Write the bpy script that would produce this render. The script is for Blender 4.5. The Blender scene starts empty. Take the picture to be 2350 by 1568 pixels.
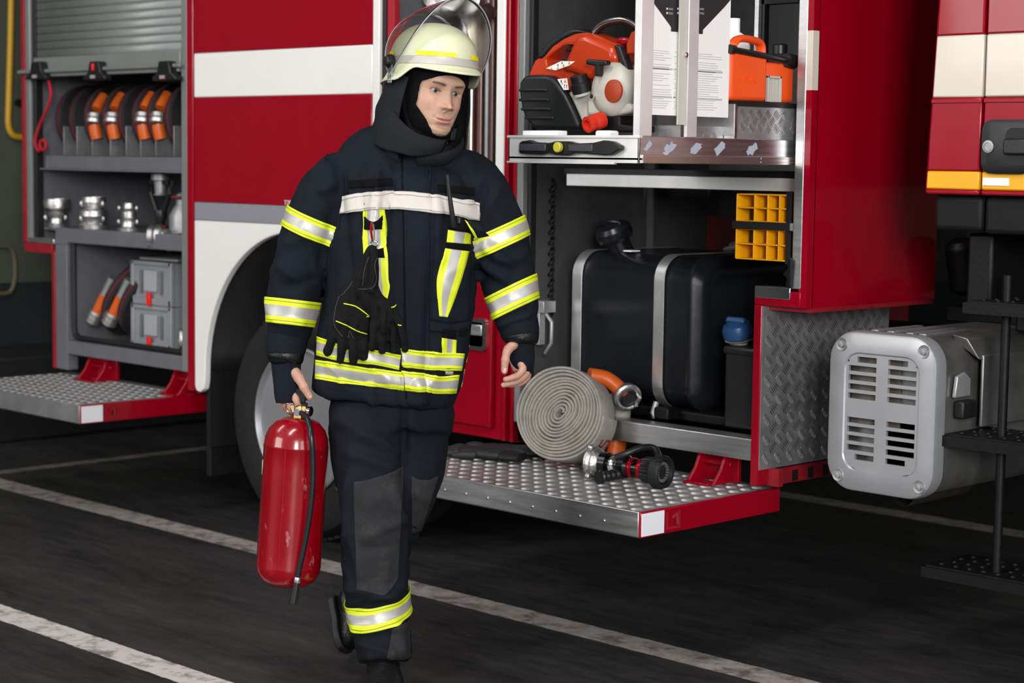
import bpy, bmesh, math, random
from mathutils import Vector as V, Matrix, noise
from mathutils.bvhtree import BVHTree
random.seed(7)
PI = math.pi
SC = bpy.context.scene

# ---------------------------------------------------------------- camera
F, YAW, PIT, ROL = 4372.25, .788275, .0956321, .0133356
CAM = V((0, -4.5833, 1.5))
FW = V((-math.sin(YAW)*math.cos(PIT), math.cos(YAW)*math.cos(PIT), -math.sin(PIT)))
_r0 = V((math.cos(YAW), math.sin(YAW), 0)); _u0 = _r0.cross(FW)
RT = _r0*math.cos(ROL)+_u0*math.sin(ROL); UP = -_r0*math.sin(ROL)+_u0*math.cos(ROL)
cd = bpy.data.cameras.new('camera'); cam = bpy.data.objects.new('camera', cd)
SC.collection.objects.link(cam); SC.camera = cam
cd.sensor_width = 36; cd.lens = F/2350*36; cd.clip_start = .05; cd.clip_end = 200
M3 = Matrix((RT, UP, -FW)).transposed()
cam.matrix_world = Matrix.Translation(CAM) @ M3.to_4x4()
cd.dof.use_dof = True; cd.dof.focus_distance = 5.3; cd.dof.aperture_fstop = 3.6

# ---------------------------------------------------------------- world, lights, exposure
W = bpy.data.worlds.new('world'); SC.world = W; W.use_nodes = True
bg = W.node_tree.nodes['Background']; bg.inputs[0].default_value = (.80, .86, 1, 1); bg.inputs[1].default_value = .46
def area(name, loc, target, sx, sy, power, col=(1, 1, 1)):
    l = bpy.data.lights.new(name, 'AREA'); l.shape = 'RECTANGLE'; l.size = sx; l.size_y = sy; l.energy = power; l.color = col
    o = bpy.data.objects.new(name, l); SC.collection.objects.link(o); o.location = loc
    o.rotation_euler = (V(target)-V(loc)).to_track_quat('-Z', 'Y').to_euler(); return o
# daylight through the open bay doors, and the strip lamps under the roof
area('door_daylight', (-7.6, -12.0, 4.2), (-4.9, 0, 1.0), 5.5, 3.6, 500, (1, .97, .93))
area('bay_daylight', (5.0, -8.2, 3.4), (-3.6, 0, 1.3), 2.2, 3, 950, (1, .985, .96))
area('side_daylight', (5.6, -3.0, 3.0), (-3.5, .2, 1.2), 4, 3, 220, (.97, .98, 1))
area('ceiling_lamp_light', (-3.2, -3.0, 4.7), (-3.4, -1.2, 0), .5, 3.2, 110, (1, .98, .95))
area('ceiling_lamp_light', (-6.8, -3.0, 4.7), (-6.6, -1.2, 0), .5, 3.2, 60, (1, .98, .95))
SC.view_settings.view_transform = 'Standard'; SC.view_settings.look = 'None'
SC.view_settings.gamma = 1; SC.view_settings.use_curve_mapping = False
SC.view_settings.exposure = 0.0

# ---------------------------------------------------------------- helpers
def ray(x, y): return FW + RT*((x-1175)/F) - UP*((y-784)/F)
def PY(x, y, Y=0.0): d = ray(x, y); return CAM+d*((Y-CAM.y)/d.y)
def PZ(x, y, Z=0.0): d = ray(x, y); return CAM+d*((Z-CAM.z)/d.z)
def PX(x, y, X=0.0): d = ray(x, y); return CAM+d*((X-CAM.x)/d.x)
BASE = V((-4.021, -1.068, 0))           # where the walking figure stands
NC = V((math.sin(YAW), -math.cos(YAW), 0))   # towards the viewer
RC = V((math.cos(YAW), math.sin(YAW), 0)); ZZ = V((0, 0, 1))
def PM(x, y, dep=0.0):
    d = ray(x, y); return CAM+d*(((BASE+NC*dep)-CAM).dot(NC)/d.dot(NC))

MATS = {}
def lin(c):
    if isinstance(c, str):
        c = [int(c[i:i+2], 16)/255 for i in (0, 2, 4)]
        c = [x/12.92 if x <= .04045 else ((x+.055)/1.055)**2.4 for x in c]
    return tuple(c)+(1,)
def mat(name, col, rough=.5, metal=0, nz=0, nscale=8, bump=0, bscale=60, coat=0, trans=0, ior=1.45, spec=.5, col2=None, aniso=(1, 1, 1), emit=None, sss=0, attr=None, alpha=1):
    if name in MATS: return MATS[name]
    m = bpy.data.materials.new(name); m.use_nodes = True; MATS[name] = m
    nt = m.node_tree; b = nt.nodes['Principled BSDF']
    b.inputs['Base Color'].default_value = lin(col); b.inputs['Roughness'].default_value = rough
    b.inputs['Metallic'].default_value = metal; b.inputs['Coat Weight'].default_value = coat; b.inputs['Coat Roughness'].default_value = .06
    b.inputs['Transmission Weight'].default_value = trans; b.inputs['IOR'].default_value = ior; b.inputs['Specular IOR Level'].default_value = spec
    b.inputs['Alpha'].default_value = alpha
    if sss:
        b.inputs['Subsurface Weight'].default_value = sss; b.inputs['Subsurface Radius'].default_value = (.02, .007, .004); b.inputs['Subsurface Scale'].default_value = .35
    if emit: b.inputs['Emission Color'].default_value = lin(emit[0]); b.inputs['Emission Strength'].default_value = emit[1]
    L = nt.links; tc = nt.nodes.new('ShaderNodeTexCoord'); mp = nt.nodes.new('ShaderNodeMapping'); mp.inputs['Scale'].default_value = aniso
    L.new(tc.outputs['Object'], mp.inputs[0])
    src = None
    if attr:
        a = nt.nodes.new('ShaderNodeVertexColor'); a.layer_name = attr; src = a.outputs[0]
    if nz or col2:
        n = nt.nodes.new('ShaderNodeTexNoise'); n.inputs['Scale'].default_value = nscale; n.inputs['Detail'].default_value = 6; n.inputs['Roughness'].default_value = .65
        L.new(mp.outputs[0], n.inputs['Vector'])
        r = nt.nodes.new('ShaderNodeValToRGB'); r.color_ramp.elements[0].position = .3; r.color_ramp.elements[1].position = .7
        L.new(n.outputs['Fac'], r.inputs[0])
        if col2:
            r.color_ramp.elements[0].color = lin(col); r.color_ramp.elements[1].color = lin(col2); out = r.outputs[0]
        else:
            r.color_ramp.elements[0].color = (1-nz,)*3+(1,); r.color_ramp.elements[1].color = (1+nz,)*3+(1,)
            mx = nt.nodes.new('ShaderNodeMix'); mx.data_type = 'RGBA'; mx.blend_type = 'MULTIPLY'; mx.inputs[0].default_value = 1
            if src: L.new(src, mx.inputs[6])
            else: mx.inputs[6].default_value = lin(col)
            L.new(r.outputs[0], mx.inputs[7]); out = mx.outputs[2]
        src = out
        mr = nt.nodes.new('ShaderNodeMapRange'); mr.inputs[3].default_value = max(0, rough-.08); mr.inputs[4].default_value = min(1, rough+.1)
        L.new(n.outputs['Fac'], mr.inputs[0]); L.new(mr.outputs[0], b.inputs['Roughness'])
    if src: L.new(src, b.inputs['Base Color'])
    if bump:
        n2 = nt.nodes.new('ShaderNodeTexNoise'); n2.inputs['Scale'].default_value = bscale; n2.inputs['Detail'].default_value = 4
        L.new(mp.outputs[0], n2.inputs['Vector']); bp = nt.nodes.new('ShaderNodeBump'); bp.inputs['Strength'].default_value = bump; bp.inputs['Distance'].default_value = .01
        L.new(n2.outputs['Fac'], bp.inputs['Height']); L.new(bp.outputs[0], b.inputs['Normal'])
    return m

red = mat('red_paint', '8c0018', .24, nz=.05, coat=.35, spec=.25)
redf = mat('red_paint_dull', '8a1420', .5, nz=.25, nscale=14)
whitep = mat('white_paint', 'e6e4e0', .3, nz=.02, coat=.3)
cream = mat('cream_paint', 'cac2b4', .3, nz=.02, coat=.3)
greyp = mat('grey_stripe_paint', '86868e', .4, nz=.03)
alu = mat('brushed_aluminium', (.62, .62, .63), .36, 1, nz=.12, nscale=5, aniso=(1, 1, 12), bump=.04, bscale=40)
alud = mat('dull_aluminium', (.36, .36, .37), .5, .8, nz=.2, nscale=6, bump=.1)
chrome = mat('chrome_steel', (.75, .75, .76), .12, 1, nz=.05)
castal = mat('cast_aluminium', (.55, .54, .53), .4, 1, nz=.2, nscale=20, bump=.2, bscale=90)
silverp = mat('silver_paint', 'a6a7aa', .36, .55, nz=.04)
greyint = mat('grey_interior', '606167', .55, nz=.1)
greyshut = mat('grey_shutter', '828583', .4, .3, nz=.05)
dgrey = mat('dark_grey_interior', '3c3c3e', .6, nz=.15)
rubber = mat('black_rubber', '131314', .55, nz=.2, bump=.1)
tyre_m = mat('tyre_rubber', '131315', .75, nz=.25, nscale=10, bump=.25, bscale=50)
bplast = mat('black_plastic', '17181a', .38, nz=.1, bump=.05, bscale=200)
bgloss = mat('black_tank_plastic', '15171c', .25, nz=.15, nscale=4, bump=.03, bscale=30)
orange = mat('orange_plastic', 'b43411', .3, nz=.04, coat=.2)
orangep = mat('orange_can_plastic', 'f0561f', .42, nz=.06, bump=.03)
orangeh = mat('orange_sleeve', 'c45618', .4, nz=.12, bump=.1)
whitepl = mat('white_plastic', 'b9b5aa', .4, nz=.06)
yelpl = mat('yellow_plastic', 'eda80a', .4, nz=.08)
redpl = mat('red_plastic', 'd8200f', .4, nz=.05)
redcord = mat('red_cord', 'a51222', .6, nz=.2, bump=.4, bscale=300)
darkred = mat('dark_red_weave', '5a1220', .8, nz=.2)
blackweave = mat('black_weave', '1b1a1c', .8, nz=.25, bump=.3, bscale=200)
paper = mat('poster_paper', 'f2f1ee', .55, nz=.03)
ink = mat('printed_grey', 'b9bbc0', .6)
inkd = mat('printed_dark', '2a2a2c', .5)
navy = mat('navy_cloth', '11161e', .82, spec=.18, nz=.14, nscale=6, bump=.22, bscale=420)
navy2 = mat('black_cloth', '101114', .85, spec=.18, nz=.2, bump=.2, bscale=300)
trous = mat('navy_trouser_cloth', '13171e', .85, spec=.18, nz=.14, nscale=6, bump=.2, bscale=420)
kneem = mat('grey_knee_cloth', '2c2c2e', .9, spec=.18, nz=.2, nscale=14, bump=.25, bscale=300)
collarm = mat('charcoal_collar_cloth', '1b1d21', .85, spec=.18, nz=.12, bump=.2, bscale=300)
knit = mat('dark_knit', '151a22', .9, spec=.18, nz=.15, bump=.4, bscale=500)
velcro = mat('black_velcro', '0a0a0b', .95, spec=.18, bump=.5, bscale=700)
tyel = mat('yellow_tape', 'd3df24', .5, nz=.05, nscale=30)
hsil = mat('helmet_silver_band', 'b5b1ab', .45, .1)
skirt = mat('skirt_plastic', '0f1012', .6, spec=.25)
traym = mat('tray_aluminium_lit', (.74, .73, .72), .42, .35, nz=.08, nscale=5)  # paler copy of the aluminium, paints the tray front as the lit side
tsil = mat('silver_tape', 'b0aeaa', .35, .25, nz=.09, nscale=12, bump=.1, bscale=700)
tchest = mat('white_chest_tape', 'c2bcb4', .5, nz=.05)
stitch = mat('tape_stitching', '7a8420', .8)
leather = mat('black_leather', '101012', .35, nz=.2, bump=.25, bscale=160)
suede = mat('black_suede', '131314', .9, spec=.18, nz=.3, nscale=20, bump=.35, bscale=260)
helm = mat('cream_helmet', 'd3d6b2', .36, nz=.02, coat=.15)
helmy = mat('helmet_yellow', 'f2e51a', .4)
skin = mat('skin', (.5, .3, .22), .48, attr='Col', nz=.05, nscale=60, sss=.12, bump=.06, bscale=400, spec=.4)
eyew = mat('eye_white', 'a59a92', .15, coat=.5)
iris = mat('iris', '3a464b', .3, coat=.2)
pupil = mat('pupil', '060606', .1)
visor = mat('clear_visor', (.72, .73, .72), .05, trans=1, ior=1.22, nz=.1, nscale=10)
visor_edge = mat('visor_edge', (.35, .36, .38), .2, 0)
brass = mat('brass', (.55, .38, .16), .35, 1, nz=.2)
extred = mat('extinguisher_red', '84000f', .2, nz=.12, nscale=5, coat=.5, bump=.05, bscale=14)
hosegrey = mat('canvas_hose', '8f8a83', .85, nz=.22, nscale=14, bump=.4, bscale=160)
hosered = mat('hose_print_red', '7c1f22', .8)
hosegap = mat('hose_fold_dark', '5c554c', .9)
yellowline = mat('yellow_pipe_paint', 'c79a1e', .45)
blackm = mat('black_metal', '070708', .5, 0, nz=.3, bump=.08, spec=.3)
bluec = mat('blue_cap', '1d4774', .4, nz=.05)

class G:
    def __init__(s): s.v = []; s.f = []; s.m = []
    def add(s, vs, fs, m=0):
        o = len(s.v); s.v += [V(p) for p in vs]; s.f += [tuple(i+o for i in f) for f in fs]; s.m += [m]*len(fs) if isinstance(m, int) else m
        return s
    def hexa(s, p, m=0):   # 8 points: bottom 4 ccw, top 4 ccw
        return s.add(p, [(3, 2, 1, 0), (4, 5, 6, 7), (0, 1, 5, 4), (1, 2, 6, 5), (2, 3, 7, 6), (3, 0, 4, 7)], m)
    def box(s, a, b, m=0):
        x0, y0, z0 = [min(a[i], b[i]) for i in range(3)]; x1, y1, z1 = [max(a[i], b[i]) for i in range(3)]
        return s.hexa([(x0, y0, z0), (x1, y0, z0), (x1, y1, z0), (x0, y1, z0), (x0, y0, z1), (x1, y0, z1), (x1, y1, z1), (x0, y1, z1)], m)
    def obox(s, c, ax, ay, az, m=0):   # half-axis vectors
        c = V(c); ax, ay, az = V(ax), V(ay), V(az)
        return s.hexa([c-ax-ay-az, c+ax-ay-az, c+ax+ay-az, c-ax+ay-az, c-ax-ay+az, c+ax-ay+az, c+ax+ay+az, c-ax+ay+az], m)
    def prism(s, poly, vec, m=0):
        n = len(poly); vec = V(vec); poly = [V(p) for p in poly]
        nr = V((0, 0, 0))
        for i in range(n): nr += poly[i].cross(poly[(i+1) % n])
        if nr.dot(vec) > 0: poly = poly[::-1]
        return s.add(poly+[p+vec for p in poly], [tuple(range(n)), tuple(reversed(range(n, 2*n)))]+[(i, i+n, (i+1) % n+n, (i+1) % n) for i in range(n)], m)
    def ring_loft(s, rings, m=0, cap=True, closed=False, mf=None):
        n = len(rings[0]); vs = [p for r in rings for p in r]; fs = []; ms = []
        K = len(rings)
        for k in range(K if closed else K-1):
            k2 = (k+1) % K
            for i in range(n):
                j = (i+1) % n; fs.append((k*n+i, k*n+j, k2*n+j, k2*n+i)); ms.append(mf(k, i) if mf else m)
        if cap and not closed:
            fs.append(tuple(reversed(range(n)))); fs.append(tuple(range((K-1)*n, K*n))); ms += [m, m]
        return s.add(vs, fs, ms)
    def tube(s, path, r, n=10, m=0, cap=True, closed=False, up=None, flat=1.0, mf=None):
        path = [V(p) for p in path]; K = len(path); rings = []; prev = None
        for k in range(K):
            if closed: t = path[(k+1) % K]-path[k-1]
            else: t = path[min(k+1, K-1)]-path[max(k-1, 0)]
            t.normalize()
            u = V(up) if up is not None else (prev if prev is not None else (V((0, 0, 1)) if abs(t.z) < .9 else V((1, 0, 0))))
            a = (u-t*u.dot(t)); a = a.normalized() if a.length > 1e-6 else t.orthogonal().normalized(); prev = a; b = t.cross(a)
            rr = r[k] if isinstance(r, (list, tuple)) else r
            rings.append([path[k]+a*(rr*flat*math.cos(2*PI*i/n))+b*(rr*math.sin(2*PI*i/n)) for i in range(n)])
        return s.ring_loft(rings, m, cap, closed, mf)
    def lathe(s, prof, o, ax, n=24, m=0, cap=True, mf=None):   # prof [(r, t)]
        o = V(o); ax = V(ax).normalized(); a = ax.orthogonal().normalized(); b = ax.cross(a)
        return s.ring_loft([[o+ax*t+(a*math.cos(2*PI*i/n)+b*math.sin(2*PI*i/n))*max(r, 1e-4) for i in range(n)] for r, t in prof], m, cap, False, mf)
    def ball(s, c, r, n=16, m=0, sc=(1, 1, 1)):
        c = V(c); K = n//2
        return s.ring_loft([[c+V((r*sc[0]*math.sin(PI*k/K)*math.cos(2*PI*i/n), r*sc[1]*math.sin(PI*k/K)*math.sin(2*PI*i/n), -r*sc[2]*math.cos(PI*k/K))) if 0 < k < K else c+V((1e-5*math.cos(2*PI*i/n), 1e-5*math.sin(2*PI*i/n), (-1 if k == 0 else 1)*r*sc[2])) for i in range(n)] for k in range(K+1)], m)
    def grid(s, P, m=0, mf=None, closeu=False):
        R_, C_ = len(P), len(P[0]); fs = []; ms = []
        for i in range(R_-1):
            for j in range(C_ if closeu else C_-1):
                j2 = (j+1) % C_; fs.append((i*C_+j, i*C_+j2, (i+1)*C_+j2, (i+1)*C_+j)); ms.append(mf(i, j) if mf else m)
        return s.add([p for r in P for p in r], fs, ms)
    def build(s, name, mats, parent=None, bevel=0, smooth=35, solid=0, sub=0, seg=2, recalc=True):
        if not isinstance(mats, (list, tuple)): mats = [mats]
        off = wloc(parent)
        me = bpy.data.meshes.new(name); me.from_pydata([v-off for v in s.v], [], s.f)
        for mm in mats: me.materials.append(mm)
        me.polygons.foreach_set('material_index', s.m)
        if recalc:
            bm = bmesh.new(); bm.from_mesh(me); bmesh.ops.recalc_face_normals(bm, faces=bm.faces); bm.to_mesh(me); bm.free()
        me.update()
        if smooth: me.shade_smooth(); me.set_sharp_from_angle(angle=math.radians(smooth))
        o = bpy.data.objects.new(name, me); SC.collection.objects.link(o)
        if parent: o.parent = parent
        if solid:
            md = o.modifiers.new('s', 'SOLIDIFY'); md.thickness = solid; md.offset = 0
        if bevel:
            md = o.modifiers.new('b', 'BEVEL'); md.width = bevel; md.segments = seg; md.limit_method = 'ANGLE'; md.angle_limit = math.radians(40)
        if sub:
            md = o.modifiers.new('u', 'SUBSURF'); md.levels = sub; md.render_levels = sub
        return o
def wloc(o):
    w = V((0, 0, 0))
    while o: w += o.location; o = o.parent
    return w
def tag(o, label=None, cat=None, group=None, kind=None):
    if label: o['label'] = label
    if cat: o['category'] = cat
    if group: o['group'] = group
    if kind: o['kind'] = kind
    return o
def thing(name, loc, label, cat, group=None):
    o = bpy.data.objects.new(name, None); SC.collection.objects.link(o); o.location = loc; o.empty_display_size = .1
    return tag(o, label, cat, group)
def copy_tree(o, parent=None):
    c = o.copy(); SC.collection.objects.link(c); c.parent = parent
    for ch in list(o.children): copy_tree(ch, c)
    return c
def arc(c, ax, ay, a0, a1, n):
    return [V(c)+V(ax)*math.cos(a0+(a1-a0)*i/n)+V(ay)*math.sin(a0+(a1-a0)*i/n) for i in range(n+1)]
def rrect(w, h, r, n=5):
    out = []
    for cx, cy, a in ((w/2-r, h/2-r, 0), (-w/2+r, h/2-r, PI/2), (-w/2+r, -h/2+r, PI), (w/2-r, -h/2+r, 1.5*PI)):
        for i in range(n+1): t = a+PI/2*i/n; out.append((cx+r*math.cos(t), cy+r*math.sin(t)))
    return out
def spline(P, n=8):   # Catmull-Rom through points (tuples of any length)
    P = [tuple(p) for p in P]; out = []
    for i in range(len(P)-1):
        p0, p1, p2, p3 = P[max(i-1, 0)], P[i], P[i+1], P[min(i+2, len(P)-1)]
        for k in range(n):
            t = k/n
            out.append(tuple(.5*(2*b+(c-a)*t+(2*a-5*b+4*c-d)*t*t+(3*b-a-3*c+d)*t**3) for a, b, c, d in zip(p0, p1, p2, p3)))
    out.append(P[-1]); return out
def text_obj(name, s, size, origin, ex, ey, m, parent, depth=.0015, label=None):
    c = bpy.data.curves.new(name, 'FONT'); c.body = s; c.size = size; c.extrude = depth/2; c.align_x = 'LEFT'
    t = bpy.data.objects.new(name, c); SC.collection.objects.link(t)
    dg = bpy.context.evaluated_depsgraph_get(); me = bpy.data.meshes.new_from_object(t.evaluated_get(dg)); bpy.data.objects.remove(t)
    ex = V(ex).normalized(); ey = V(ey).normalized(); ez = ex.cross(ey)
    M = Matrix((ex, ey, ez)).transposed().to_4x4(); M.translation = V(origin)-wloc(parent); me.transform(M)
    me.materials.clear(); me.materials.append(m); o = bpy.data.objects.new(name, me); SC.collection.objects.link(o); o.parent = parent
    return o
# ================================================================ the garage
class NX:   # tiny node expression helper
    def __init__(s, nt): s.nt = nt
    def m(s, op, *a):
        n = s.nt.nodes.new('ShaderNodeMath'); n.operation = op
        for i, x in enumerate(a):
            if isinstance(x, (int, float)): n.inputs[i].default_value = x
            else: s.nt.links.new(x, n.inputs[i])
        return n.outputs[0]
    def band(s, x, a, b, soft=.006):
        u = s.m('DIVIDE', s.m('SUBTRACT', x, a), soft); w = s.m('DIVIDE', s.m('SUBTRACT', b, x), soft)
        return s.m('MINIMUM', s.m('MAXIMUM', s.m('MINIMUM', u, w), 0), 1)
def floor_mat():
    m = bpy.data.materials.new('dark_floor'); m.use_nodes = True; nt = m.node_tree; b = nt.nodes['Principled BSDF']; L = nt.links; X = NX(nt)
    tc = nt.nodes.new('ShaderNodeTexCoord'); sp = nt.nodes.new('ShaderNodeSeparateXYZ')
    def nz(sc, det=6, vec=None):
        n = nt.nodes.new('ShaderNodeTexNoise'); n.inputs['Scale'].default_value = sc; n.inputs['Detail'].default_value = det; n.inputs['Roughness'].default_value = .7
        L.new(vec or tc.outputs['Object'], n.inputs['Vector']); return n.outputs['Fac']
    L.new(tc.outputs['Object'], sp.inputs[0]); x, y = sp.outputs[0], sp.outputs[1]
    e = X.m('MULTIPLY', X.m('SUBTRACT', nz(14), .5), .02)
    y2 = X.m('ADD', y, e); x2 = X.m('ADD', x, e)
    l1 = X.band(y2, -.265, -.125); l2 = X.band(y2, -1.505, -1.385); l3 = X.band(y2, 2.25, 2.385)
    l4 = X.m('MULTIPLY', X.band(x2, -8.02, -7.93), X.band(y, -.1, 1.6))
    l34 = X.m('MAXIMUM', X.m('MULTIPLY', l3, 1.0), X.m('MULTIPLY', l4, .5))
    ln = X.m('MAXIMUM', X.m('MAXIMUM', l1, l2), l34)
    wear = nt.nodes.new('ShaderNodeMapRange'); wear.inputs[1].default_value = .38; wear.inputs[2].default_value = .52; wear.inputs[3].default_value = .35; wear.inputs[4].default_value = 1; L.new(nz(11, 10), wear.inputs[0])
    fac = X.m('MULTIPLY', ln, wear.outputs[0])
    mp = nt.nodes.new('ShaderNodeMapping'); mp.inputs['Scale'].default_value = (1, 4, 1); mp.inputs['Rotation'].default_value = (0, 0, .35); L.new(tc.outputs['Object'], mp.inputs[0])
    r = nt.nodes.new('ShaderNodeValToRGB'); r.color_ramp.elements[0].position = .36; r.color_ramp.elements[1].position = .66
    r.color_ramp.elements[0].color = lin('151516'); r.color_ramp.elements[1].color = lin('3d3b3a'); L.new(X.m('ADD', X.m('MULTIPLY', nz(1.1, 9, mp.outputs[0]), .6), X.m('MULTIPLY', nz(5.5, 10, mp.outputs[0]), .4)), r.inputs[0])
    r2 = nt.nodes.new('ShaderNodeValToRGB'); r2.color_ramp.elements[0].position = .3; r2.color_ramp.elements[1].position = .7
    r2.color_ramp.elements[0].color = lin('8a7f79'); r2.color_ramp.elements[1].color = lin('b3aba6'); L.new(nz(20, 8), r2.inputs[0])
    sk = nt.nodes.new('ShaderNodeMapRange'); sk.inputs[1].default_value = .70; sk.inputs[2].default_value = .74; L.new(nz(28, 3), sk.inputs[0])
    mx0 = nt.nodes.new('ShaderNodeMix'); mx0.data_type = 'RGBA'; L.new(X.m('MULTIPLY', sk.outputs[0], .5), mx0.inputs[0]); L.new(r.outputs[0], mx0.inputs[6]); mx0.inputs[7].default_value = lin('6b625c')
    mx = nt.nodes.new('ShaderNodeMix'); mx.data_type = 'RGBA'; L.new(fac, mx.inputs[0]); L.new(mx0.outputs[2], mx.inputs[6])
    mxl = nt.nodes.new('ShaderNodeMix'); mxl.data_type = 'RGBA'; L.new(X.m('MULTIPLY', l2, .6), mxl.inputs[0]); L.new(r2.outputs[0], mxl.inputs[6]); mxl.inputs[7].default_value = lin('e6e0dc'); L.new(mxl.outputs[2], mx.inputs[7])
    L.new(mx.outputs[2], b.inputs['Base Color'])
    rr = nt.nodes.new('ShaderNodeMapRange'); rr.inputs[1].default_value = .3; rr.inputs[2].default_value = .7; rr.inputs[3].default_value = .42; rr.inputs[4].default_value = .7; L.new(nz(2.2, 8), rr.inputs[0]); L.new(rr.outputs[0], b.inputs['Roughness'])
    b.inputs['Specular IOR Level'].default_value = .35
    bp = nt.nodes.new('ShaderNodeBump'); bp.inputs['Strength'].default_value = .25; bp.inputs['Distance'].default_value = .004; L.new(nz(60, 6), bp.inputs['Height']); L.new(bp.outputs[0], b.inputs['Normal'])
    return m
def struct(g, name, mats, **k): return tag(g.build(name, mats, **k), kind='structure')
fl = struct(G().grid([[(-9.3, -9, 0), (4.5, -9, 0)], [(-9.3, 6.2, 0), (4.5, 6.2, 0)]]), 'floor', floor_mat(), recalc=False)
wallm = mat('green_grey_wall', '4a4f44', .75, nz=.12, nscale=3, bump=.1, bscale=12)
wallt = mat('wall_dark_dado', '24292a', .5, nz=.1)
ceilm = mat('ceiling_grey', '8a8a88', .8)
struct(G().box((-9.5, -9, .79), (-9.3, 6.2, 5)).box((-9.5, -9, 0), (-9.3, 6.2, .79), 1), 'wall_left', [wallm, wallt])
struct(G().box((-9.5, 6.2, .79), (4.5, 6.4, 5)).box((-9.5, 6.2, 0), (4.5, 6.4, .79), 1), 'wall_back', [wallm, wallt])
struct(G().box((-9.5, -3.2, 5), (4.5, 6.4, 5.2)), 'ceiling', ceilm)
# yellow pipe and the wall hoop on the left wall
def wx(x, y, X=-9.24): return PX(x, y, X)
P = [wx(27, -60), wx(24, 100), wx(20, 240), wx(19, 280), wx(24, 302), wx(36, 313), wx(60, 316), wx(120, 316)]
tag(G().tube([wx(27, -60)]+[V(p) for p in spline(P[1:7], 5)]+[wx(120, 316)], .017, 12).build('wall_pipe', yellowline), 'yellow painted pipe bending along the dark wall left of the truck', 'pipe')
hm = mat('hoop_paint', '56523c', .6)
P = [wx(-40, 566), wx(15, 566), wx(30, 578), wx(35, 610), wx(34, 640), wx(27, 665), wx(12, 674), wx(-40, 674)]
tag(G().tube([V(p) for p in spline(P, 4)], .012, 10).build('wall_hoop', hm), 'dull olive rounded pipe hoop low on the wall at the left edge', 'pipe')
q = wx(46, 236, -9.27); tag(G().lathe([(.02, -.03), (.02, .03), (.012, .03), (.012, .06), (.028, .06), (.022, .085)], q, (1, 0, 0), 12).build('pipe_clamp', bplast), 'small black clamp knob on the wall beside the yellow pipe', 'clamp')
q = PX(30, 805, -9.0)
g = G().box((-9.29, q.y-.6, .0), (-8.75, q.y+1.1, .45)); tag(g.build('storage_crate', mat('dark_crate', '191a1c', .6, nz=.2), bevel=.02), 'low dark storage crate against the wall behind the truck tail', 'crate')

# ================================================================ the fire truck
T = thing('fire_truck', (-5.6, 0, 0), 'large red and white fire truck with open equipment compartments and fold-down steps', 'fire truck')
TOP = 2.95
g = G()   # ---- side panel between the compartments, stripes as material bands, arch cut out
AC = V((-5.80, 0, .6125)); AR = .594
def zband(z0, z1, x0, x1, m, th=.03): g.box((x0, 0, z0), (x1, th, z1), m)
for z0, z1, m in ((1.909, TOP, 0), (1.731, 1.909, 1), (1.307, 1.731, 0), (1.233, 1.307, 2)): zband(z0, z1, -6.465, -5.354, m)
P = [(-6.465, .55), (-6.455, .53), (-6.43, .525), (-6.405, .54), (-6.396, .57)]
P += [(AC.x+AR*math.cos(a), AC.z+AR*math.sin(a)) for a in [PI-(PI*.78)*i/30 for i in range(31)]]
xe = P[-1][0]; P += [(xe, 1.233), (-6.465, 1.233)]
g.prism([(x, 0, z) for x, z in P], (0, .03, 0), 1)
g.build('side_panel', [red, whitep, greyp], T, bevel=.004)
text_obj('panel_lettering', 'ТЭЯ 60', .024, PY(652, 470, -.002), (1, 0, 0), (0, 0, 1), whitep, T)
# wheel arch liner
L_ = mat('arch_liner', '060607', .7, nz=.2)
g = G(); R2 = AR+.005
rings = [[(AC.x+R2*math.cos(PI*i/24), y, AC.z+R2*math.sin(PI*i/24)) for i in range(25)] for y in (.03, .9)]
g.grid(rings); g.box((AC.x-R2-.01, .03, .3), (AC.x-R2, .6, AC.z)); g.box((AC.x-R2, .9, .3), (AC.x+R2, .92, 1.22))
g.build('wheel_arch_liner', L_, T, solid=.01)
G().box((-6.47, .06, .165), (-6.44, .62, .53)).build('mud_flap', rubber, T, bevel=.004)
# ---- wheel
wc = V((-5.82, 0, .467)); WR = .467
def wheel(cx, name='wheel'):
    g = G(); g.lathe([(.27, .12), (.287, .055), (.30, .045), (.40, .035), (.44, .05), (.463, .085), (WR, .11), (WR, .56), (.455, .6), (.33, .62), (.27, .5)], (cx, 0, .467), (0, 1, 0), 72, cap=False)
    for k in range(72):
        a = 2*PI*k/72; er = V((math.cos(a), 0, math.sin(a))); et = V((-math.sin(a), 0, math.cos(a)))
        for y, s in ((.13, .3), (.22, -.3), (.33, .3), (.44, -.3), (.53, .3)):
            g.obox(V((cx, y, .467))+er*(WR+.003), er*.007, (et+V((0, s, 0))).normalized()*.013, V((0, .034, 0)))
    w = g.build(name, tyre_m, T)
    g = G(); g.lathe([(.288, .055), (.29, .04), (.282, .035), (.272, .05), (.262, .09), (.25, .15), (.235, .17), (.215, .185), (.19, .195), (.12, .195), (.11, .09), (.10, .075), (.0, .07)], (cx, 0, .467), (0, 1, 0), 64)
    r = g.build('rim', silverp, w)
    for k in range(10):
        a = 2*PI*k/10; G().lathe([(.016, 0), (.016, .035), (.008, .04)], (cx+.165*math.cos(a), .195, .467+.165*math.sin(a)), (0, -1, 0), 6).build('wheel_nut', alud, r)
wheel(-5.82)
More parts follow.
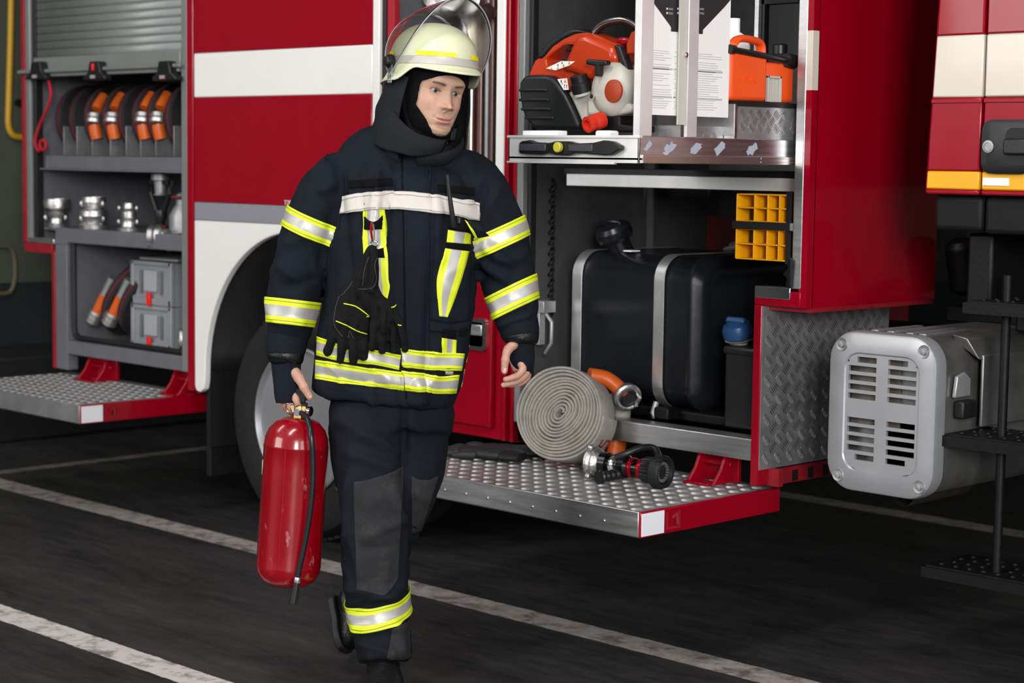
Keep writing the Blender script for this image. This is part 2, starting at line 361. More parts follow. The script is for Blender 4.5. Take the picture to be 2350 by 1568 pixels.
# ---- lower door under the pump compartment, with its recessed handle
g = G(); P = [(-4.60, .525), (-4.60, 1.12), (-5.354, 1.12)]
P += [(AC.x+AR*math.cos(a), AC.z+AR*math.sin(a)) for a in [PI*.22*(1-i/10) for i in range(11)]]+[(-5.206, .525)]
g.prism([(x, .022, z) for x, z in P], (0, .03, 0)); low = g.build('pump_door_frame', red, T, bevel=.003)
g = G().box((-5.14, 0, .565), (-4.712, .022, 1.10)); dr = g.build('pump_door', red, T, bevel=.006)
g = G(); c = V((-4.79, -.002, .889))
fr = rrect(.118, .112, .018); inn = rrect(.088, .084, .012); inb = rrect(.074, .07, .01)
def rg(pts, y): return [c+V((px, y, pz)) for px, pz in pts]
g.ring_loft([rg(fr, .002), rg(fr, -.007), rg(inn, -.007), rg(inb, .016)], cap=True)
h = g.build('door_handle', chrome, dr, smooth=30)
G().box(c+V((-.03, -.003, -.005)), c+V((.034, .006, .034))).build('pull_flap', alu, h, bevel=.004)
for z in (.60,):
    text_obj('door_wear', '', .01, (0, 0, 0), (1, 0, 0), (0, 0, 1), redf, low) if False else None
# ---- posts and tracks (full height)
def post(name, x0, x1, y0, y1, z0, z1, m, bevel=.004): return G().box((x0, y0, z0), (x1, y1, z1)).build(name, m, T, bevel=bevel)
post('corner_post', -6.512, -6.468, -.004, .06, .525, TOP, red)
post('shutter_track', -6.556, -6.514, .0, .05, .60, TOP, greyshut)
post('corner_post', -7.805, -7.775, -.004, .1, 1.09, TOP, redf)
post('shutter_track', -7.772, -7.735, .0, .05, 1.10, TOP, greyshut)
post('door_seal', -7.735, -7.708, .012, .05, 1.10, TOP, rubber)
post('shutter_track', -5.352, -5.315, .0, .05, 1.12, TOP, whitep)
post('door_seal', -5.315, -5.295, .012, .05, 1.12, TOP, rubber)
post('shutter_track', -4.70, -4.66, -.004, .05, 1.12, TOP, whitep)
g = G().box((-4.66, .0, .527), (-4.640, .05, TOP)).box((-4.618, .0, .527), (-4.600, .05, TOP)).box((-4.64, .03, .527), (-4.618, .05, TOP))
g.build('corner_post', red, T, bevel=.004)
post('shutter_track', -4.598, -4.568, .0, .05, .60, TOP, greyshut)
post('door_seal', -4.568, -4.55, .02, .05, .62, TOP, rubber)
post('shutter_track', -3.431, -3.397, -.004, .05, 1.125, TOP, alu)
# ---- rear compartment: bottom step-in red corner, grey frame, sill
g = G().box((-7.80, 0, 1.045), (-7.56, .06, 1.09), 0).box((-7.565, 0, .527), (-7.54, .06, 1.06), 0); g.build('rear_corner_trim', redf, T, bevel=.003)
G().box((-7.77, -.004, 1.09), (-7.54, .05, 1.113)).build('sill_plate', alu, T, bevel=.003)
g = G().box((-7.54, .004, .527), (-7.445, .06, 1.09)).box((-7.445, .004, 1.10), (-6.556, .06, 1.165)).box((-7.445, .004, .60), (-6.51, .06, .662)).box((-7.54, .004, 1.09), (-7.44, .06, 1.165))
g.build('compartment_frame', greyint, T, bevel=.004)
g = G(); pts = [(-7.432, .03, 1.12), (-7.432, .03, .72), (-7.42, .03, .69), (-7.39, .03, .675), (-6.53, .03, .675)]
g.tube(pts, .013, 8); g.build('door_seal', rubber, T)
g = G()   # compartment box
g.box((-7.76, .05, 1.10), (-7.735, .75, TOP)); g.box((-7.735, .73, 1.10), (-6.53, .75, TOP)); g.box((-6.545, .06, .62), (-6.53, .75, TOP))
g.box((-7.56, .06, .62), (-7.43, .75, .64)); g.box((-7.47, .06, .64), (-7.45, .75, 1.10)); g.box((-7.45, .73, .64), (-6.53, .75, 1.10)); g.box((-7.45, .06, .63), (-6.54, .75, .655))
g.box((-7.735, .06, 2.5), (-6.53, .75, 2.52))
g.build('rear_compartment', greyint, T)
G().box((-7.73, .03, 1.422), (-6.556, .72, 1.430)).box((-7.64, .03, 1.430), (-6.556, .05, 1.487)).box((-7.66, .03, 1.43), (-7.64, .7, 1.487)).build('shelf_tray', greyint, T, bevel=.002)
G().box((-7.73, .05, 1.15), (-6.556, .72, 1.160)).build('lower_shelf', greyint, T)
# ---- roller shutter, slats as ridges
g = G(); n = 26; prof = []
z0 = 1.925
for k in range(32):
    z = z0+k*.035
    prof += [(.024, z), (.0195, z+.002), (.018, z+.010), (.018, z+.024), (.0195, z+.033)]
g.grid([[(-7.70, y, z), (-6.56, y, z)] for y, z in prof]); sh = g.build('roller_shutter', greyshut, T, smooth=20, solid=.004)
g = G().box((-7.70, -.002, 1.845), (-6.56, .03, 1.925)).tube([(-7.80, -.02, 1.862), (-6.53, -.02, 1.862)], .009, 10).box((-7.70, -.012, 1.838), (-6.56, .03, 1.852)); g.build('bottom_bar', greyshut, sh, bevel=.003)
for px in (92, 226, 386):
    q = PY(px, 160, -.02); g = G()
    g.prism([(q.x+a, -.045, q.z+b) for a, b in ((-.085, -.03), (-.05, -.012), (-.035, .035), (.035, .035), (.05, -.012), (.085, -.03), (.085, -.045), (-.085, -.045))], (0, .04, 0), 0)
    hh = g.build('shutter_latch', bplast, sh, bevel=.006)
    if px == 226: G().box((q.x-.008, -.052, q.z-.005), (q.x+.006, -.044, q.z+.026)).build('latch_pointer', redpl, hh, bevel=.002)
    G().box((q.x-.02, -.050, q.z-.038), (q.x+.012, -.0445, q.z-.024)).build('latch_sticker', mat('sticker_pale', 'a08a8c', .5), hh)
# ---- rear fold-down step
def checker(g, o, eu, ev, en, lu, lv, a, m=0, h=.0016):
    """rows of five-bar groups, each row turned the other way, raised on a plate"""
    o, eu, ev, en = V(o), V(eu), V(ev), V(en); s = a*.7071
    for j in range(int(lv/a*2)+1):
        for i in range(int(lu/a)+2):
            cu, cv = i*a+(a/2 if j % 2 else 0), j*a/2
            if not (s*.5 < cu < lu-s*.5 and s*.5 < cv < lv-s*.5): continue
            d = (eu+ev).normalized() if j % 2 else (eu-ev).normalized(); p = en.cross(d).normalized()
            for k in range(-2, 3):
                c = o+eu*cu+ev*cv+p*(k*s*.19); L2 = s*(.48 if abs(k) < 2 else .42); w = s*.064
                g.add([c-d*L2, c-p*w, c+d*L2, c+p*w, c-d*L2*.6+en*h, c+d*L2*.6+en*h], [(0, 1, 5, 4), (1, 2, 5), (2, 3, 4, 5), (3, 0, 4)], m)
chk = mat('checker_plate', (.42, .42, .425), .42, .75, nz=.22, nscale=9, bump=.05, bscale=60)
chkb = mat('checker_bars', (.74, .74, .74), .28, 1, nz=.1, nscale=20)
chkr = mat('checker_plate_worn', (.30, .29, .285), .45, .75, nz=.3, nscale=6, col2=(.46, .45, .44))
def step(x0, x1, y0, name):
    zt = .497; g = G().box((x0, y0, zt-.012), (x1, .12, zt)); checker(g, (x0+.01, y0+.005, zt), (1, 0, 0), (0, 1, 0), (0, 0, 1), x1-x0-.02, .115-y0, .056, 1, .0009); s = g.build(name, [chkr, mat('worn_bars', (.50, .50, .50), .46, .85, nz=.15, nscale=20)], T, recalc=False, smooth=0)
    g = G().box((x0, y0-.004, zt-.072), (x1, y0+.006, zt+.002)).box((x0, y0, zt-.075), (x1, y0+.03, zt-.069)); fe = g.build('front_edge', alud if name == 'rear_step' else alu, s, bevel=.002)
    g = G().box((x1-.004, y0, zt-.075), (x1+.006, .125, zt+.001)); se = g.build('side_edge', red, s, bevel=.003)
    G().box((x1+.006, y0+.003, zt-.070), (x1+.009, y0+.10, zt-.004)).build('reflector', mat('white_reflector', 'e6e6ea', .4), s)
    g = G().box((x1+.004, y0+.11, zt-.064), (x1+.0085, y0+.118, zt-.012)).box((x1+.004, y0+.165, zt-.064), (x1+.0085, y0+.173, zt-.012)).box((x1+.004, y0+.118, zt-.064), (x1+.0085, y0+.165, zt-.056)).tube([(x1+.012, y0+.13, zt-.03), (x1+.012, y0+.15, zt-.02), (x1+.012, y0+.155, zt-.05)], .006, 8); g.build('latch', redf, s)
    return s, fe
s2, fe = step(-7.60, -6.555, -.49, 'rear_step')
s1, fe = step(-4.75, -3.553, -.528, 'front_step')
x = -4.66
while x < -3.6: G().lathe([(.0045, 0), (.0035, .003), (.0, .004)], (x, -.532, .455), (0, -1, 0), 8).build('rivet', chrome, fe); x += .0975
def hinge(x, w=.10):
    g = G()
    for dx in (0, w):
        g.prism([(x+dx, -.03, .50), (x+dx, .09, .50), (x+dx, .09, .60), (x+dx, .035, .60), (x+dx, .01, .545)], (.012, 0, 0))
    g.box((x, -.045, .498), (x+w, .02, .506)); g.tube([(x-.01, .05, .56), (x+w+.02, .05, .56)], .009, 10, 0); g.box((x-.02, .07, .5), (x+w+.03, .085, .61)); g.build('step_hinge', red, T, bevel=.002)
hinge(-3.80); hinge(-7.32, .14); hinge(-6.66, .1)
# ---- pump compartment behind the figure
g = G().box((-5.30, .05, 1.12), (-5.285, .8, TOP)).box((-5.285, .78, 1.12), (-4.66, .8, TOP)).box((-5.30, .05, 1.10), (-4.66, .8, 1.12)).box((-4.675, .06, 1.12), (-4.662, .8, TOP)); g.build('pump_compartment', greyint, T)
G().box((PY(893, 50, .03).x, .02, 1.6), (PY(909, 50, .03).x, .05, TOP)).build('hanging_strap', redcord, T, bevel=.004)
G().box((PY(915, 50, .3).x, .30, 1.5), (PY(950, 50, .3).x, .60, TOP)).build('pump_panel', mat('olive_box', '4c4a41', .6), T, bevel=.01)
G().box((PY(950, 30, .22).x, .22, 1.98), (PY(972, 30, .22).x, .3, TOP)).build('red_bracket', mat('bracket_red', '98142c', .4), T, bevel=.006)
pw = mat('warm_steel', (.62, .56, .46), .25, 1, nz=.1); pb = mat('brown_sheen', (.20, .13, .11), .3, .7, nz=.2)
for px_, yy, r, m in ((1066, .30, .007, chrome), (1082, .34, .020, pw), (1104, .44, .022, pb), (1119, .30, .010, alud), (1130, .36, .022, pb), (1052, .42, .016, alud)):
    p = PY(px_, 200, yy); G().tube([(p.x, yy, 1.12), (p.x, yy, TOP)], r, 18).build('pump_pipe', m, T)
for px_, py_, r in ((1040, 8, .05), (1068, 4, .055), (1120, 30, .03)):
    p = PY(px_, py_, .25); G().lathe([(r, 0), (r*1.1, .02), (r*.8, .04), (r*.6, .07), (r*1.2, .08), (r*1.2, .11), (r*.3, .12)], p, (.2, -1, .3), 20).tube([p+V((0, .03, 0)), p+V((0, .5, 0))], r*.45, 12).build('pump_valve', castal, T)
# ---- front equipment compartment shell
g = G().box((-4.566, .05, .60), (-4.552, .62, TOP)).box((-4.56, .60, .60), (-4.50, .62, TOP)).box((-4.56, .95, 1.30), (-3.45, .97, TOP)).box((-3.45, .06, 1.12), (-3.43, .95, TOP)).box((-4.56, .05, 2.6), (-3.44, .95, 2.62))
g.box((-4.56, .62, .6), (-4.54, .95, TOP))
g.build('front_compartment', dgrey, T)
G().box((-4.53, .595, 1.0), (-4.505, .60, 1.9)).build('panel_edge', alu, T)
G().box((-4.46, .10, 1.412), (-3.431, .13, 1.452)).box((-4.46, .13, 1.44), (-3.431, .9, 1.452)).build('shelf_beam', mat('white_aluminium', (.8, .8, .8), .45, .6, nz=.08), T, bevel=.002)
G().box((-4.5, .13, 1.452), (-3.431, .9, 1.47)).build('shelf_mat', rubber, T)
G().box((-4.56, .01, .588), (-3.570, .09, .655)).build('sill_beam', alu, T, bevel=.003)
G().box((-4.56, .09, .588), (-3.570, .9, .60)).build('compartment_floor', blackm, T)
g = G().box((-4.2, .9, .95), (-3.75, .95, 1.4)); g.build('pump_housing', mat('dark_red_metal', '4a0812', .5), T)
g = G().lathe([(.05, 0), (.05, .25), (.09, .26), (.09, .28), (.03, .29), (.03, .34)], (-3.95, .75, 1.44), (0, 0, -1), 20).tube([(-4.3, .8, 1.2), (-4.1, .75, 1.25), (-3.9, .72, 1.22), (-3.7, .74, 1.19)], .014, 10).tube([(-4.25, .7, 1.19), (-4.1, .68, 1.22), (-3.98, .7, 1.2)], .01, 8); g.build('pump_fitting', alud, T)
# chain and latch column at the left edge of that compartment
g = G(); a0 = PY(1232, 420, .06)
for k in range(26):
    p = V((-4.545, .12, 1.42-k*.018)); g.tube([p+V((.010*math.cos(t), .010*math.sin(t) if k % 2 else 0, .013*math.sin(t)))+V((0, (.0 if k % 2 else .004), 0)) for t in [2*PI*i/8 for i in range(8)]], .0035, 6, closed=True)
g.build('chain', blackm, T)
g = G().box((-4.548, .03, .98), (-4.49, .09, 1.02)).box((-4.54, .03, .87), (-4.51, .06, .98)).tube([(-4.5, .05, .98), (-4.47, .05, .95), (-4.47, .05, .88), (-4.5, .05, .84)], .007, 8); g.build('latch_bracket', alud, T, bevel=.002)
# ---- front lower corner, front wall, checker plate
g = G().box((-3.569, -.002, .515), (-3.5395, .05, 1.07)).box((-3.569, -.002, 1.07), (-3.3975, .05, 1.116)); g.build('front_corner_post', red, T, bevel=.003)
g = G().box((-3.565, -.004, 1.117), (-3.433, .045, 1.128)).box((-3.565, -.006, 1.092), (-3.433, -.002, 1.128)); g.build('step_plate', chrome, T, bevel=.002)
g = G(); x0, x1 = -3.397, -3.376
for z0, z1, m in ((1.07, 1.712, 0), (1.712, 1.885, 1), (1.885, TOP, 0)): g.box((x0, -.002, z0), (x1, .03, z1), m)
g.build('side_strip', [red, cream], T)
g = G(); rc = .028   # front wall with a rounded edge and a rounded foot
rings = []
for z in (1.07, TOP):
    rings.append([(x1-.03, -.001, z)]+[(x1-rc+rc*math.sin(t), rc-rc*math.cos(t)-.001, z) for t in [PI/2*i/6 for i in range(7)]]+[(x1, .685, z), (x1-.03, .685, z)])
g.ring_loft(rings); g.build('front_wall', red, T, smooth=50)
G().box((-3.538, .03, 1.055), (-3.38, .685, 1.07)).build('overhang_floor', redf, T)
g = G().box((-3.546, .002, .565), (-3.5365, .67, 1.067)); checker(g, (-3.5365, .006, .57), (0, 1, 0), (0, 0, 1), (1, 0, 0), .655, .50, .060, 1); cp = g.build('checker_panel', [chk, chkb], T, recalc=False, smooth=0)
g = G().box((-3.55, .052, .512), (-3.50, .075, .565)).box((-3.55, .076, .512), (-3.53, 1.2, .56))
for k in range(9): g.box((-3.531, .16+k*.08, .515), (-3.529, .19+k*.08, .55), 1)
g.build('frame_foot', [redf, rubber], T)
g = G().prism([(-3.44, .0, 1.13), (-3.425, .0, 1.13), (-3.42, .0, 1.21), (-3.43, .0, 1.22)], (0, -.02, 0)).prism([(-3.455, -.005, 1.17), (-3.43, -.005, 1.15), (-3.43, -.005, 1.19)], (0, -.012, 0)); g.build('gas_strut_bracket', blackm, T, bevel=.002)
# body mass behind, roof, chassis
g = G().box((-7.75, .76, .62), (-4.57, 2.35, TOP)).box((-4.57, .98, 1.3), (-3.45, 2.35, TOP)).box((-7.8, .0, TOP), (-3.376, 2.35, TOP+.05)).box((-6.46, .62, .62), (-5.3, .76, TOP)).box((-6.45, .03, 1.25), (-5.36, .7, 1.27))
g.build('body_core', red, T)
g = G().box((-7.6, .85, .62), (-1.4, .93, .90)).box((-7.6, 1.55, .62), (-1.4, 1.63, .90)); fr_ = g.build('chassis_frame', blackm, T)
for k in range(16): G().lathe([(.018, 0), (.018, .012), (.010, .02)], (-3.5+k*.1, .85, .83), (0, -1, 0), 10).build('frame_bolt', alud, fr_)
G().tube([(-5.82, .3, .467), (-5.82, 2.1, .467)], .09, 16).build('axle', blackm, T)
# ---- cab
CY = -.01
g = G(); zc0, zc1 = 1.418, TOP+.2
def cabx(z): return -2.972+(z-1.43)*.045
seam = -2.800
def cabpanel(g, xa, xb, Y=CY):
    for z0, z1, m in ((1.418, 1.432, 0), (1.432, 1.482, 2), (1.482, 1.684, 0), (1.684, 1.853, 1), (1.853, TOP+.2, 0)):
        a0 = cabx(z0) if xa is None else xa; a1 = cabx(z1) if xa is None else xa
        o = .012*(z0 < 1.66)
        g.hexa([(a0, Y, z0), (xb, Y, z0), (xb, Y+.05, z0), (a0, Y+.05, z0), (a1, Y, z1), (xb, Y, z1), (xb, Y+.05, z1), (a1, Y+.05, z1)], m)
yst = mat('amber_reflector_stripe', 'e0a312', .4, nz=.05)
cabpanel(g, None, seam-.004); cbp = g.build('cab_rear_panel', [red, cream, yst], T, bevel=.005)
g = G(); cabpanel(g, seam+.004, -1.5); cd_ = g.build('cab_door', [red, cream, yst], T, bevel=.005)
g = G()
for z0, z1 in ((1.418, TOP+.2),): g.hexa([(cabx(z0)-.012, CY+.012, z0), (cabx(z0)+.02, CY+.012, z0), (cabx(z0)+.02, 2.3, z0), (cabx(z0)-.012, 2.3, z0), (cabx(z1)-.012, CY+.012, z1), (cabx(z1)+.02, CY+.012, z1), (cabx(z1)+.02, 2.3, z1), (cabx(z1)-.012, 2.3, z1)])
g.box((-2.95, CY+.03, 1.418), (-1.4, CY+.06, TOP+.2)).box((-2.95, 2.25, 1.418), (-1.4, 2.3, TOP+.2)).box((-2.95, 0.02, 1.418), (-1.4, 2.3, 1.44)).box((-1.45, 0.02, 1.418), (-1.4, 2.3, TOP+.2))
g.build('cab_shell', red, T, bevel=.008)
G().box((cabx(1.67), CY-.004, 1.668), (seam-.004, CY, 1.680)).box((seam+.004, CY-.004, 1.668), (-1.5, CY, 1.680)).build('cab_crease', red, cbp, bevel=.002)
g = G(); c = V((-2.715, CY-.004, 1.55)); a = rrect(.152, .145, .03)
g.ring_loft([[c+V((x, y, z)) for x, z in a] for y in (.008, -.010)]+[[c+V((x*.88+.008, -.014, z*.88)) for x, z in a]])
hd = g.build('cab_door_handle', bplast, cd_, smooth=40)
g = G(); a = rrect(.09, .10, .02); c2 = c+V((.045, -.016, 0)); g.ring_loft([[c2+V((x, 0, z)) for x, z in a], [c2+V((x*.9, .012, z*.9)) for x, z in a]]); g.build('handle_recess', mat('deep_black', '050505', .5), hd)
G().box(c+V((.0, -.03, -.022)), c+V((.076, -.018, .022))).build('pull_bar', bplast, hd, bevel=.008)
g = G().lathe([(.017, 0), (.017, .004), (.011, .005), (.011, .003), (.0, .003)], c+V((-.052, -.013, .0)), (0, -1, 0), 20); g.build('key_lock', alud, hd)
G().box((-2.79, CY-.003, 1.445), (-2.71, CY+.001, 1.466)).build('white_reflector', mat('white_reflector', 'e6e6ea', .4), cd_)
g = G().box((-2.955, CY+.02, 1.318), (seam-.004, .35, 1.414)); g.build('cab_skirt', skirt, T, bevel=.014, seg=3)
g = G().box((seam+.004, CY+.02, 1.312), (-1.5, .35, 1.414)); g.build('cab_skirt', skirt, T, bevel=.014, seg=3)
# ---- exhaust box with the slotted silver cover
Ym = -.05
p0, p1 = PY(1899, 950, Ym), PY(2146, 950, Ym); zt, zb = PY(2020, 765, Ym).z, PY(2020, 1138, Ym).z
cx, cz = (p0.x+p1.x)/2, (zt+zb)/2; w_, h_ = p1.x-p0.x, zt-zb
g = G(); a = rrect(w_, h_, .085, 8); b = rrect(w_-.02, h_-.02, .078, 8); c_ = rrect(w_*.70, h_*.74, .05, 8); d_ = rrect(w_*.68, h_*.72, .045, 8)
def R_(pts, y): return [(cx+x, Ym+y, cz+z) for x, z in pts]
# slots cut: build the inner face as strips between slots
g.ring_loft([R_(a, .05), R_(a, .012), R_([(x*.985, z*.985) for x, z in a], .003), R_(b, 0), R_(c_, 0), R_(d_, .004)], cap=False)
slots = []
for blk in (0, 1):
    for i in range(5):
        zz = (.325-.057*i)*h_ if blk == 0 else (-.055-.057*i)*h_
        for s in (-1, 1):
            sw = .26*w_ if not ((blk == 0 and i == 0) or (blk == 1 and i == 4)) else .18*w_
            ctr = s*(.055*w_+sw/2); slots.append((ctr-sw/2, ctr+sw/2, zz))
hs = .0082
import itertools
zs = sorted({round(z, 5) for _, _, z in slots}); xl, xr, zl, zh = -w_*.34, w_*.34, -h_*.36, h_*.36
def quad(xa, xb, za, zb_): g.add([(cx+xa, Ym+.004, cz+za), (cx+xb, Ym+.004, cz+za), (cx+xb, Ym+.004, cz+zb_), (cx+xa, Ym+.004, cz+zb_)], [(0, 1, 2, 3)])
zprev = None; ins = rrect(w_*.68, h_*.72, .045, 8)
cur = zl
def xlim(z):   # half width of the rounded inner field at height z
    r = .045; t = abs(z)-(h_*.36-r); return w_*.34-(r-math.sqrt(max(0, r*r-t*t)) if t > 0 else 0)
for z in zs:
    steps = 4
    for k in range(steps):
        za = cur+(z-hs-cur)*k/steps; zb2 = cur+(z-hs-cur)*(k+1)/steps; xx0, xx1 = xlim(za), xlim(zb2)
        g.add([(cx-xx0, Ym+.004, cz+za), (cx+xx0, Ym+.004, cz+za), (cx+xx1, Ym+.004, cz+zb2), (cx-xx1, Ym+.004, cz+zb2)], [(0, 1, 2, 3)])
    ss = sorted([(a_, b_) for a_, b_, q in slots if abs(q-z) < 1e-4]); xs = -xlim(z)
    for a_, b_ in ss: quad(xs, a_, z-hs, z+hs); xs = b_
    quad(xs, xlim(z), z-hs, z+hs)
    for a_, b_ in ss:   # slot walls
        A = [(cx+a_, cz+z-hs), (cx+b_, cz+z-hs), (cx+b_, cz+z+hs), (cx+a_, cz+z+hs)]
        g.ring_loft([[(x, Ym+.004, zz) for x, zz in A], [(x, Ym+.014, zz) for x, zz in A]], cap=False)
    cur = z+hs
for k in range(5):
    za = cur+(zh-cur)*k/5; zb2 = cur+(zh-cur)*(k+1)/5; xx0, xx1 = xlim(za), xlim(zb2)
    g.add([(cx-xx0, Ym+.004, cz+za), (cx+xx0, Ym+.004, cz+za), (cx+xx1, Ym+.004, cz+zb2), (cx-xx1, Ym+.004, cz+zb2)], [(0, 1, 2, 3)])
cov = g.build('exhaust_cover', silverp, T, smooth=40, recalc=True); tag(cov, 'silver slotted cover plate')
for sx, sz in ((-.38, .41), (.38, .41), (.38, -.41), (-.38, -.41)):
    G().lathe([(.020, -.001), (.018, .003), (.013, .001), (.009, .001), (.009, .007), (.0, .008)], (cx+sx*w_, Ym, cz+sz*h_), (0, -1, 0), 16).build('cover_bolt', alud, cov)
g = G(); a = rrect(w_-.012, h_-.014, .08, 8); g.ring_loft([[(cx+x, y, cz+z) for x, z in a] for y in (Ym+.02, .62)], cap=False); g.ring_loft([[(cx+x, y, cz+z) for x, z in a] for y in (.60, .62)]); g.ring_loft([[(cx+x*.97, y, cz+z*.97) for x, z in a] for y in (Ym+.03, .5)], 2, cap=False); g.ring_loft([[(cx+x*.97, y, cz+z*.97) for x, z in a] for y in (Ym+.09, Ym+.10)], 2); g.box((cx-w_*.36, Ym+.045, cz-h_*.1), (cx+w_*.1, Ym+.06, cz+h_*.4), 1); g.box((cx-w_*.1, Ym+.05, cz-h_*.4), (cx+w_*.36, Ym+.065, cz+h_*.02), 1); g.ring_loft([[(cx+x*1.01, y, cz+z*1.01) for x, z in a] for y in (Ym+.05, Ym+.075)]); exm = mat('weathered_steel', (.24, .235, .225), .45, .8, nz=.25, nscale=5, bump=.08)
ex = g.build('exhaust_box', [exm, mat('dusty_metal', '6e665c', .7, .3, nz=.3), mat('inner_dark', '14110f', .8)], T, smooth=40)
g = G()
for s in (-.25, -.1, .08, .2): g.obox((cx+s*w_, .16, cz+h_/2-.004), (.012, 0, 0), (0, .12, 0), (0, 0, .004))
g.build('vent_ridge', alud, ex, bevel=.003)
x2 = cx+w_/2
g = G().prism([(x2-.02, .03, cz+h_*.43), (x2+.035, .12, cz+h_*.30), (x2+.035, .12, cz-.02), (x2+.035, .50, cz-.02), (x2+.035, .50, cz+h_*.46), (x2-.02, .50, cz+h_*.52)], (.004, 0, 0)) if False else G().hexa([(x2-.05, .12, cz+h_*.45), (x2+.03, .12, cz+h_*.35), (x2+.03, .55, cz+h_*.35), (x2-.05, .55, cz+h_*.45), (x2-.05, .10, cz+h_*.5), (x2+.0, .10, cz+h_*.48), (x2+.0, .55, cz+h_*.48), (x2-.05, .55, cz+h_*.5)]).box((x2+.022, .14, cz-.03), (x2+.032, .5, cz+h_*.38))
g.build('heat_shield', exm, ex, bevel=.004)
G().box((x2-.002, .045, cz+.0), (x2+.03, .12, cz+.05)).build('bump_stop', rubber, ex, bevel=.006)
G().prism([(x2, .03, cz+.06), (x2, .11, cz+.06), (x2, .11, cz+.11), (x2, .08, cz+.13), (x2, .04, cz+.12)], (.012, 0, 0)).build('mounting_bracket', silverp, ex, bevel=.003)
G().lathe([(.046, 0), (.048, .002), (.048, .30), (.044, .30), (.044, .0)], (cx+.03, .03, zb+.010), (0, 1, 0), 24, cap=False).build('tail_pipe', mat('sooty_pipe', '2a221d', .7, .3, nz=.2), ex)
# ---- black steps below the cab
def cab_tread(z, name='cab_step', x0=-2.9, y0=.0):
    g = G().box((x0, y0, z-.02), (-1.9, y0+.22, z)).box((x0-.01, y0-.01, z-.035), (-1.9, y0+.01, z-.005)); x = x0+.03
    while x < -2.3:
        for k in range(4): g.lathe([(.009, 0), (.007, .004), (.004, .002)], (x+.01*(k % 2), y0+.035+k*.05, z), (0, 0, 1), 8)
        x += .045
    g.build(name, blackm, T)
cab_tread(1.128, x0=-2.83); cab_tread(.752, x0=-2.885); cab_tread(.372, x0=-2.935)
G().tube([(-2.715-.03, .06, .36), (-2.715-.03, .06, 1.2)], .013, 12).build('step_rod', blackm, T)
g = G().box((-2.86, .3, 1.02), (-1.6, .7, 1.30)).box((-2.6, .45, .55), (-1.6, .85, 1.02)).box((-2.9, .1, 1.10), (-2.82, .3, 1.31)); g.build('underbody_block', blackm, T, bevel=.01)
g = G()
for k in range(30): a = k/29; p = V((-2.62+.02*math.sin(a*3), .2, .80-.38*a)); g.tube([p+V((.022*math.cos(t), .022*math.sin(t), 0)) for t in [2*PI*i/10 for i in range(10)]], .006, 6, closed=True)
g.build('ribbed_air_hose', blackm, T)
# things on the cab chassis seen in the gap below
g = G().lathe([(.03, 0), (.05, .02), (.05, .16), (.03, .18)], (-3.3, .75, 1.09), (0, -.3, 1), 18).box((-3.34, .7, 1.0), (-2.9, .95, 1.05)).tube([(-3.3, .9, .98), (-3.1, .85, 1.1), (-2.95, .8, 1.06), (-2.85, .8, 1.2)], .02, 10); g.build('chassis_fittings', blackm, T, bevel=.004)
# ================================================================ equipment in the rear compartment
def coil_hose(x, y, z, R, tilt, label, group, orient=1, sleeve=True, leany=0):
    """a hose rolled flat and stood on edge, its axis along the truck"""
    t = thing('rolled_hose', (x, y, z), label, 'fire hose', group)
    c = V((x, y, z+R)); ax = V((1, 0, tilt)).normalized(); u = V((0, 1, 0)); v = ax.cross(u).normalized()
    hw = .026; g = G(); prof = [(R-.004, -hw), (R, -hw+.004), (R, -.008), (R+.0008, -.007), (R+.0008, .007), (R, .008), (R, hw-.004), (R-.004, hw)]
    k = R-.006
    while k > .03: prof = prof+[(k, hw-.001), (k-.0035, hw-.005), (k-.007, hw-.001)]; k -= .008
    prof += [(.02, hw-.002), (.02, -hw+.002)]
    g.ring_loft([[c+ax*tt+(u*math.cos(2*PI*i/40)+v*math.sin(2*PI*i/40))*r for i in range(40)] for r, tt in prof], closed=True, mf=lambda k, i: 1 if 3 <= k <= 3 else 0)
    g.build('hose_roll', [blackweave, darkred], t)
    if sleeve:
        # the end piece hanging down the front: orange sleeve and coupling
        p = [c+u*(-R*.55)+v*(.10)+ax*(.05), c+u*(-R*.85)+v*(.04)+ax*.055, c+u*(-R*.95)+v*(-.03)+ax*.055, c+u*(-R*.9)+v*(-.09)+ax*.055]
        path = [V(q) for q in spline(p, 4)]
        G().tube(path[:5], .026, 12).build('sleeve', orangeh, t)
        G().lathe([(.026, 0), (.036, .005), (.038, .02), (.03, .025), (.038, .03), (.038, .045), (.028, .05), (.02, .05), (.02, .02)], path[5], path[7]-path[5], 20).build('coupling', castal, t)
        G().tube(path[8:], .027, 12).build('sleeve', orangeh, t)
    return t
xs = [(-7.665, 0, 'leftmost on the top shelf'), (-7.555, 0, 'second from left on top shelf'), (-7.43, 1, 'third from left, small orange sleeve beside it'),
      (-7.285, 1, 'fourth from left, big orange sleeve beside it'), (-7.16, 0, 'fifth from left on top shelf'), (-7.05, 1, 'third from right on top shelf'), (-6.935, 1, 'second from right, bent orange sleeve'), (-6.80, 0, 'rightmost on the top shelf')]
for i, (x, sl, w) in enumerate(xs):
    coil_hose(x, .26, 1.489, .160, .10, 'black and dark red rolled hose, '+w, 'rolled hoses on the top shelf of the rear compartment', sleeve=bool(sl))
    G().box((x+.045, .10, 1.488), (x+.049, .5, 1.62)).build('hose_divider', alud, T, bevel=.001)
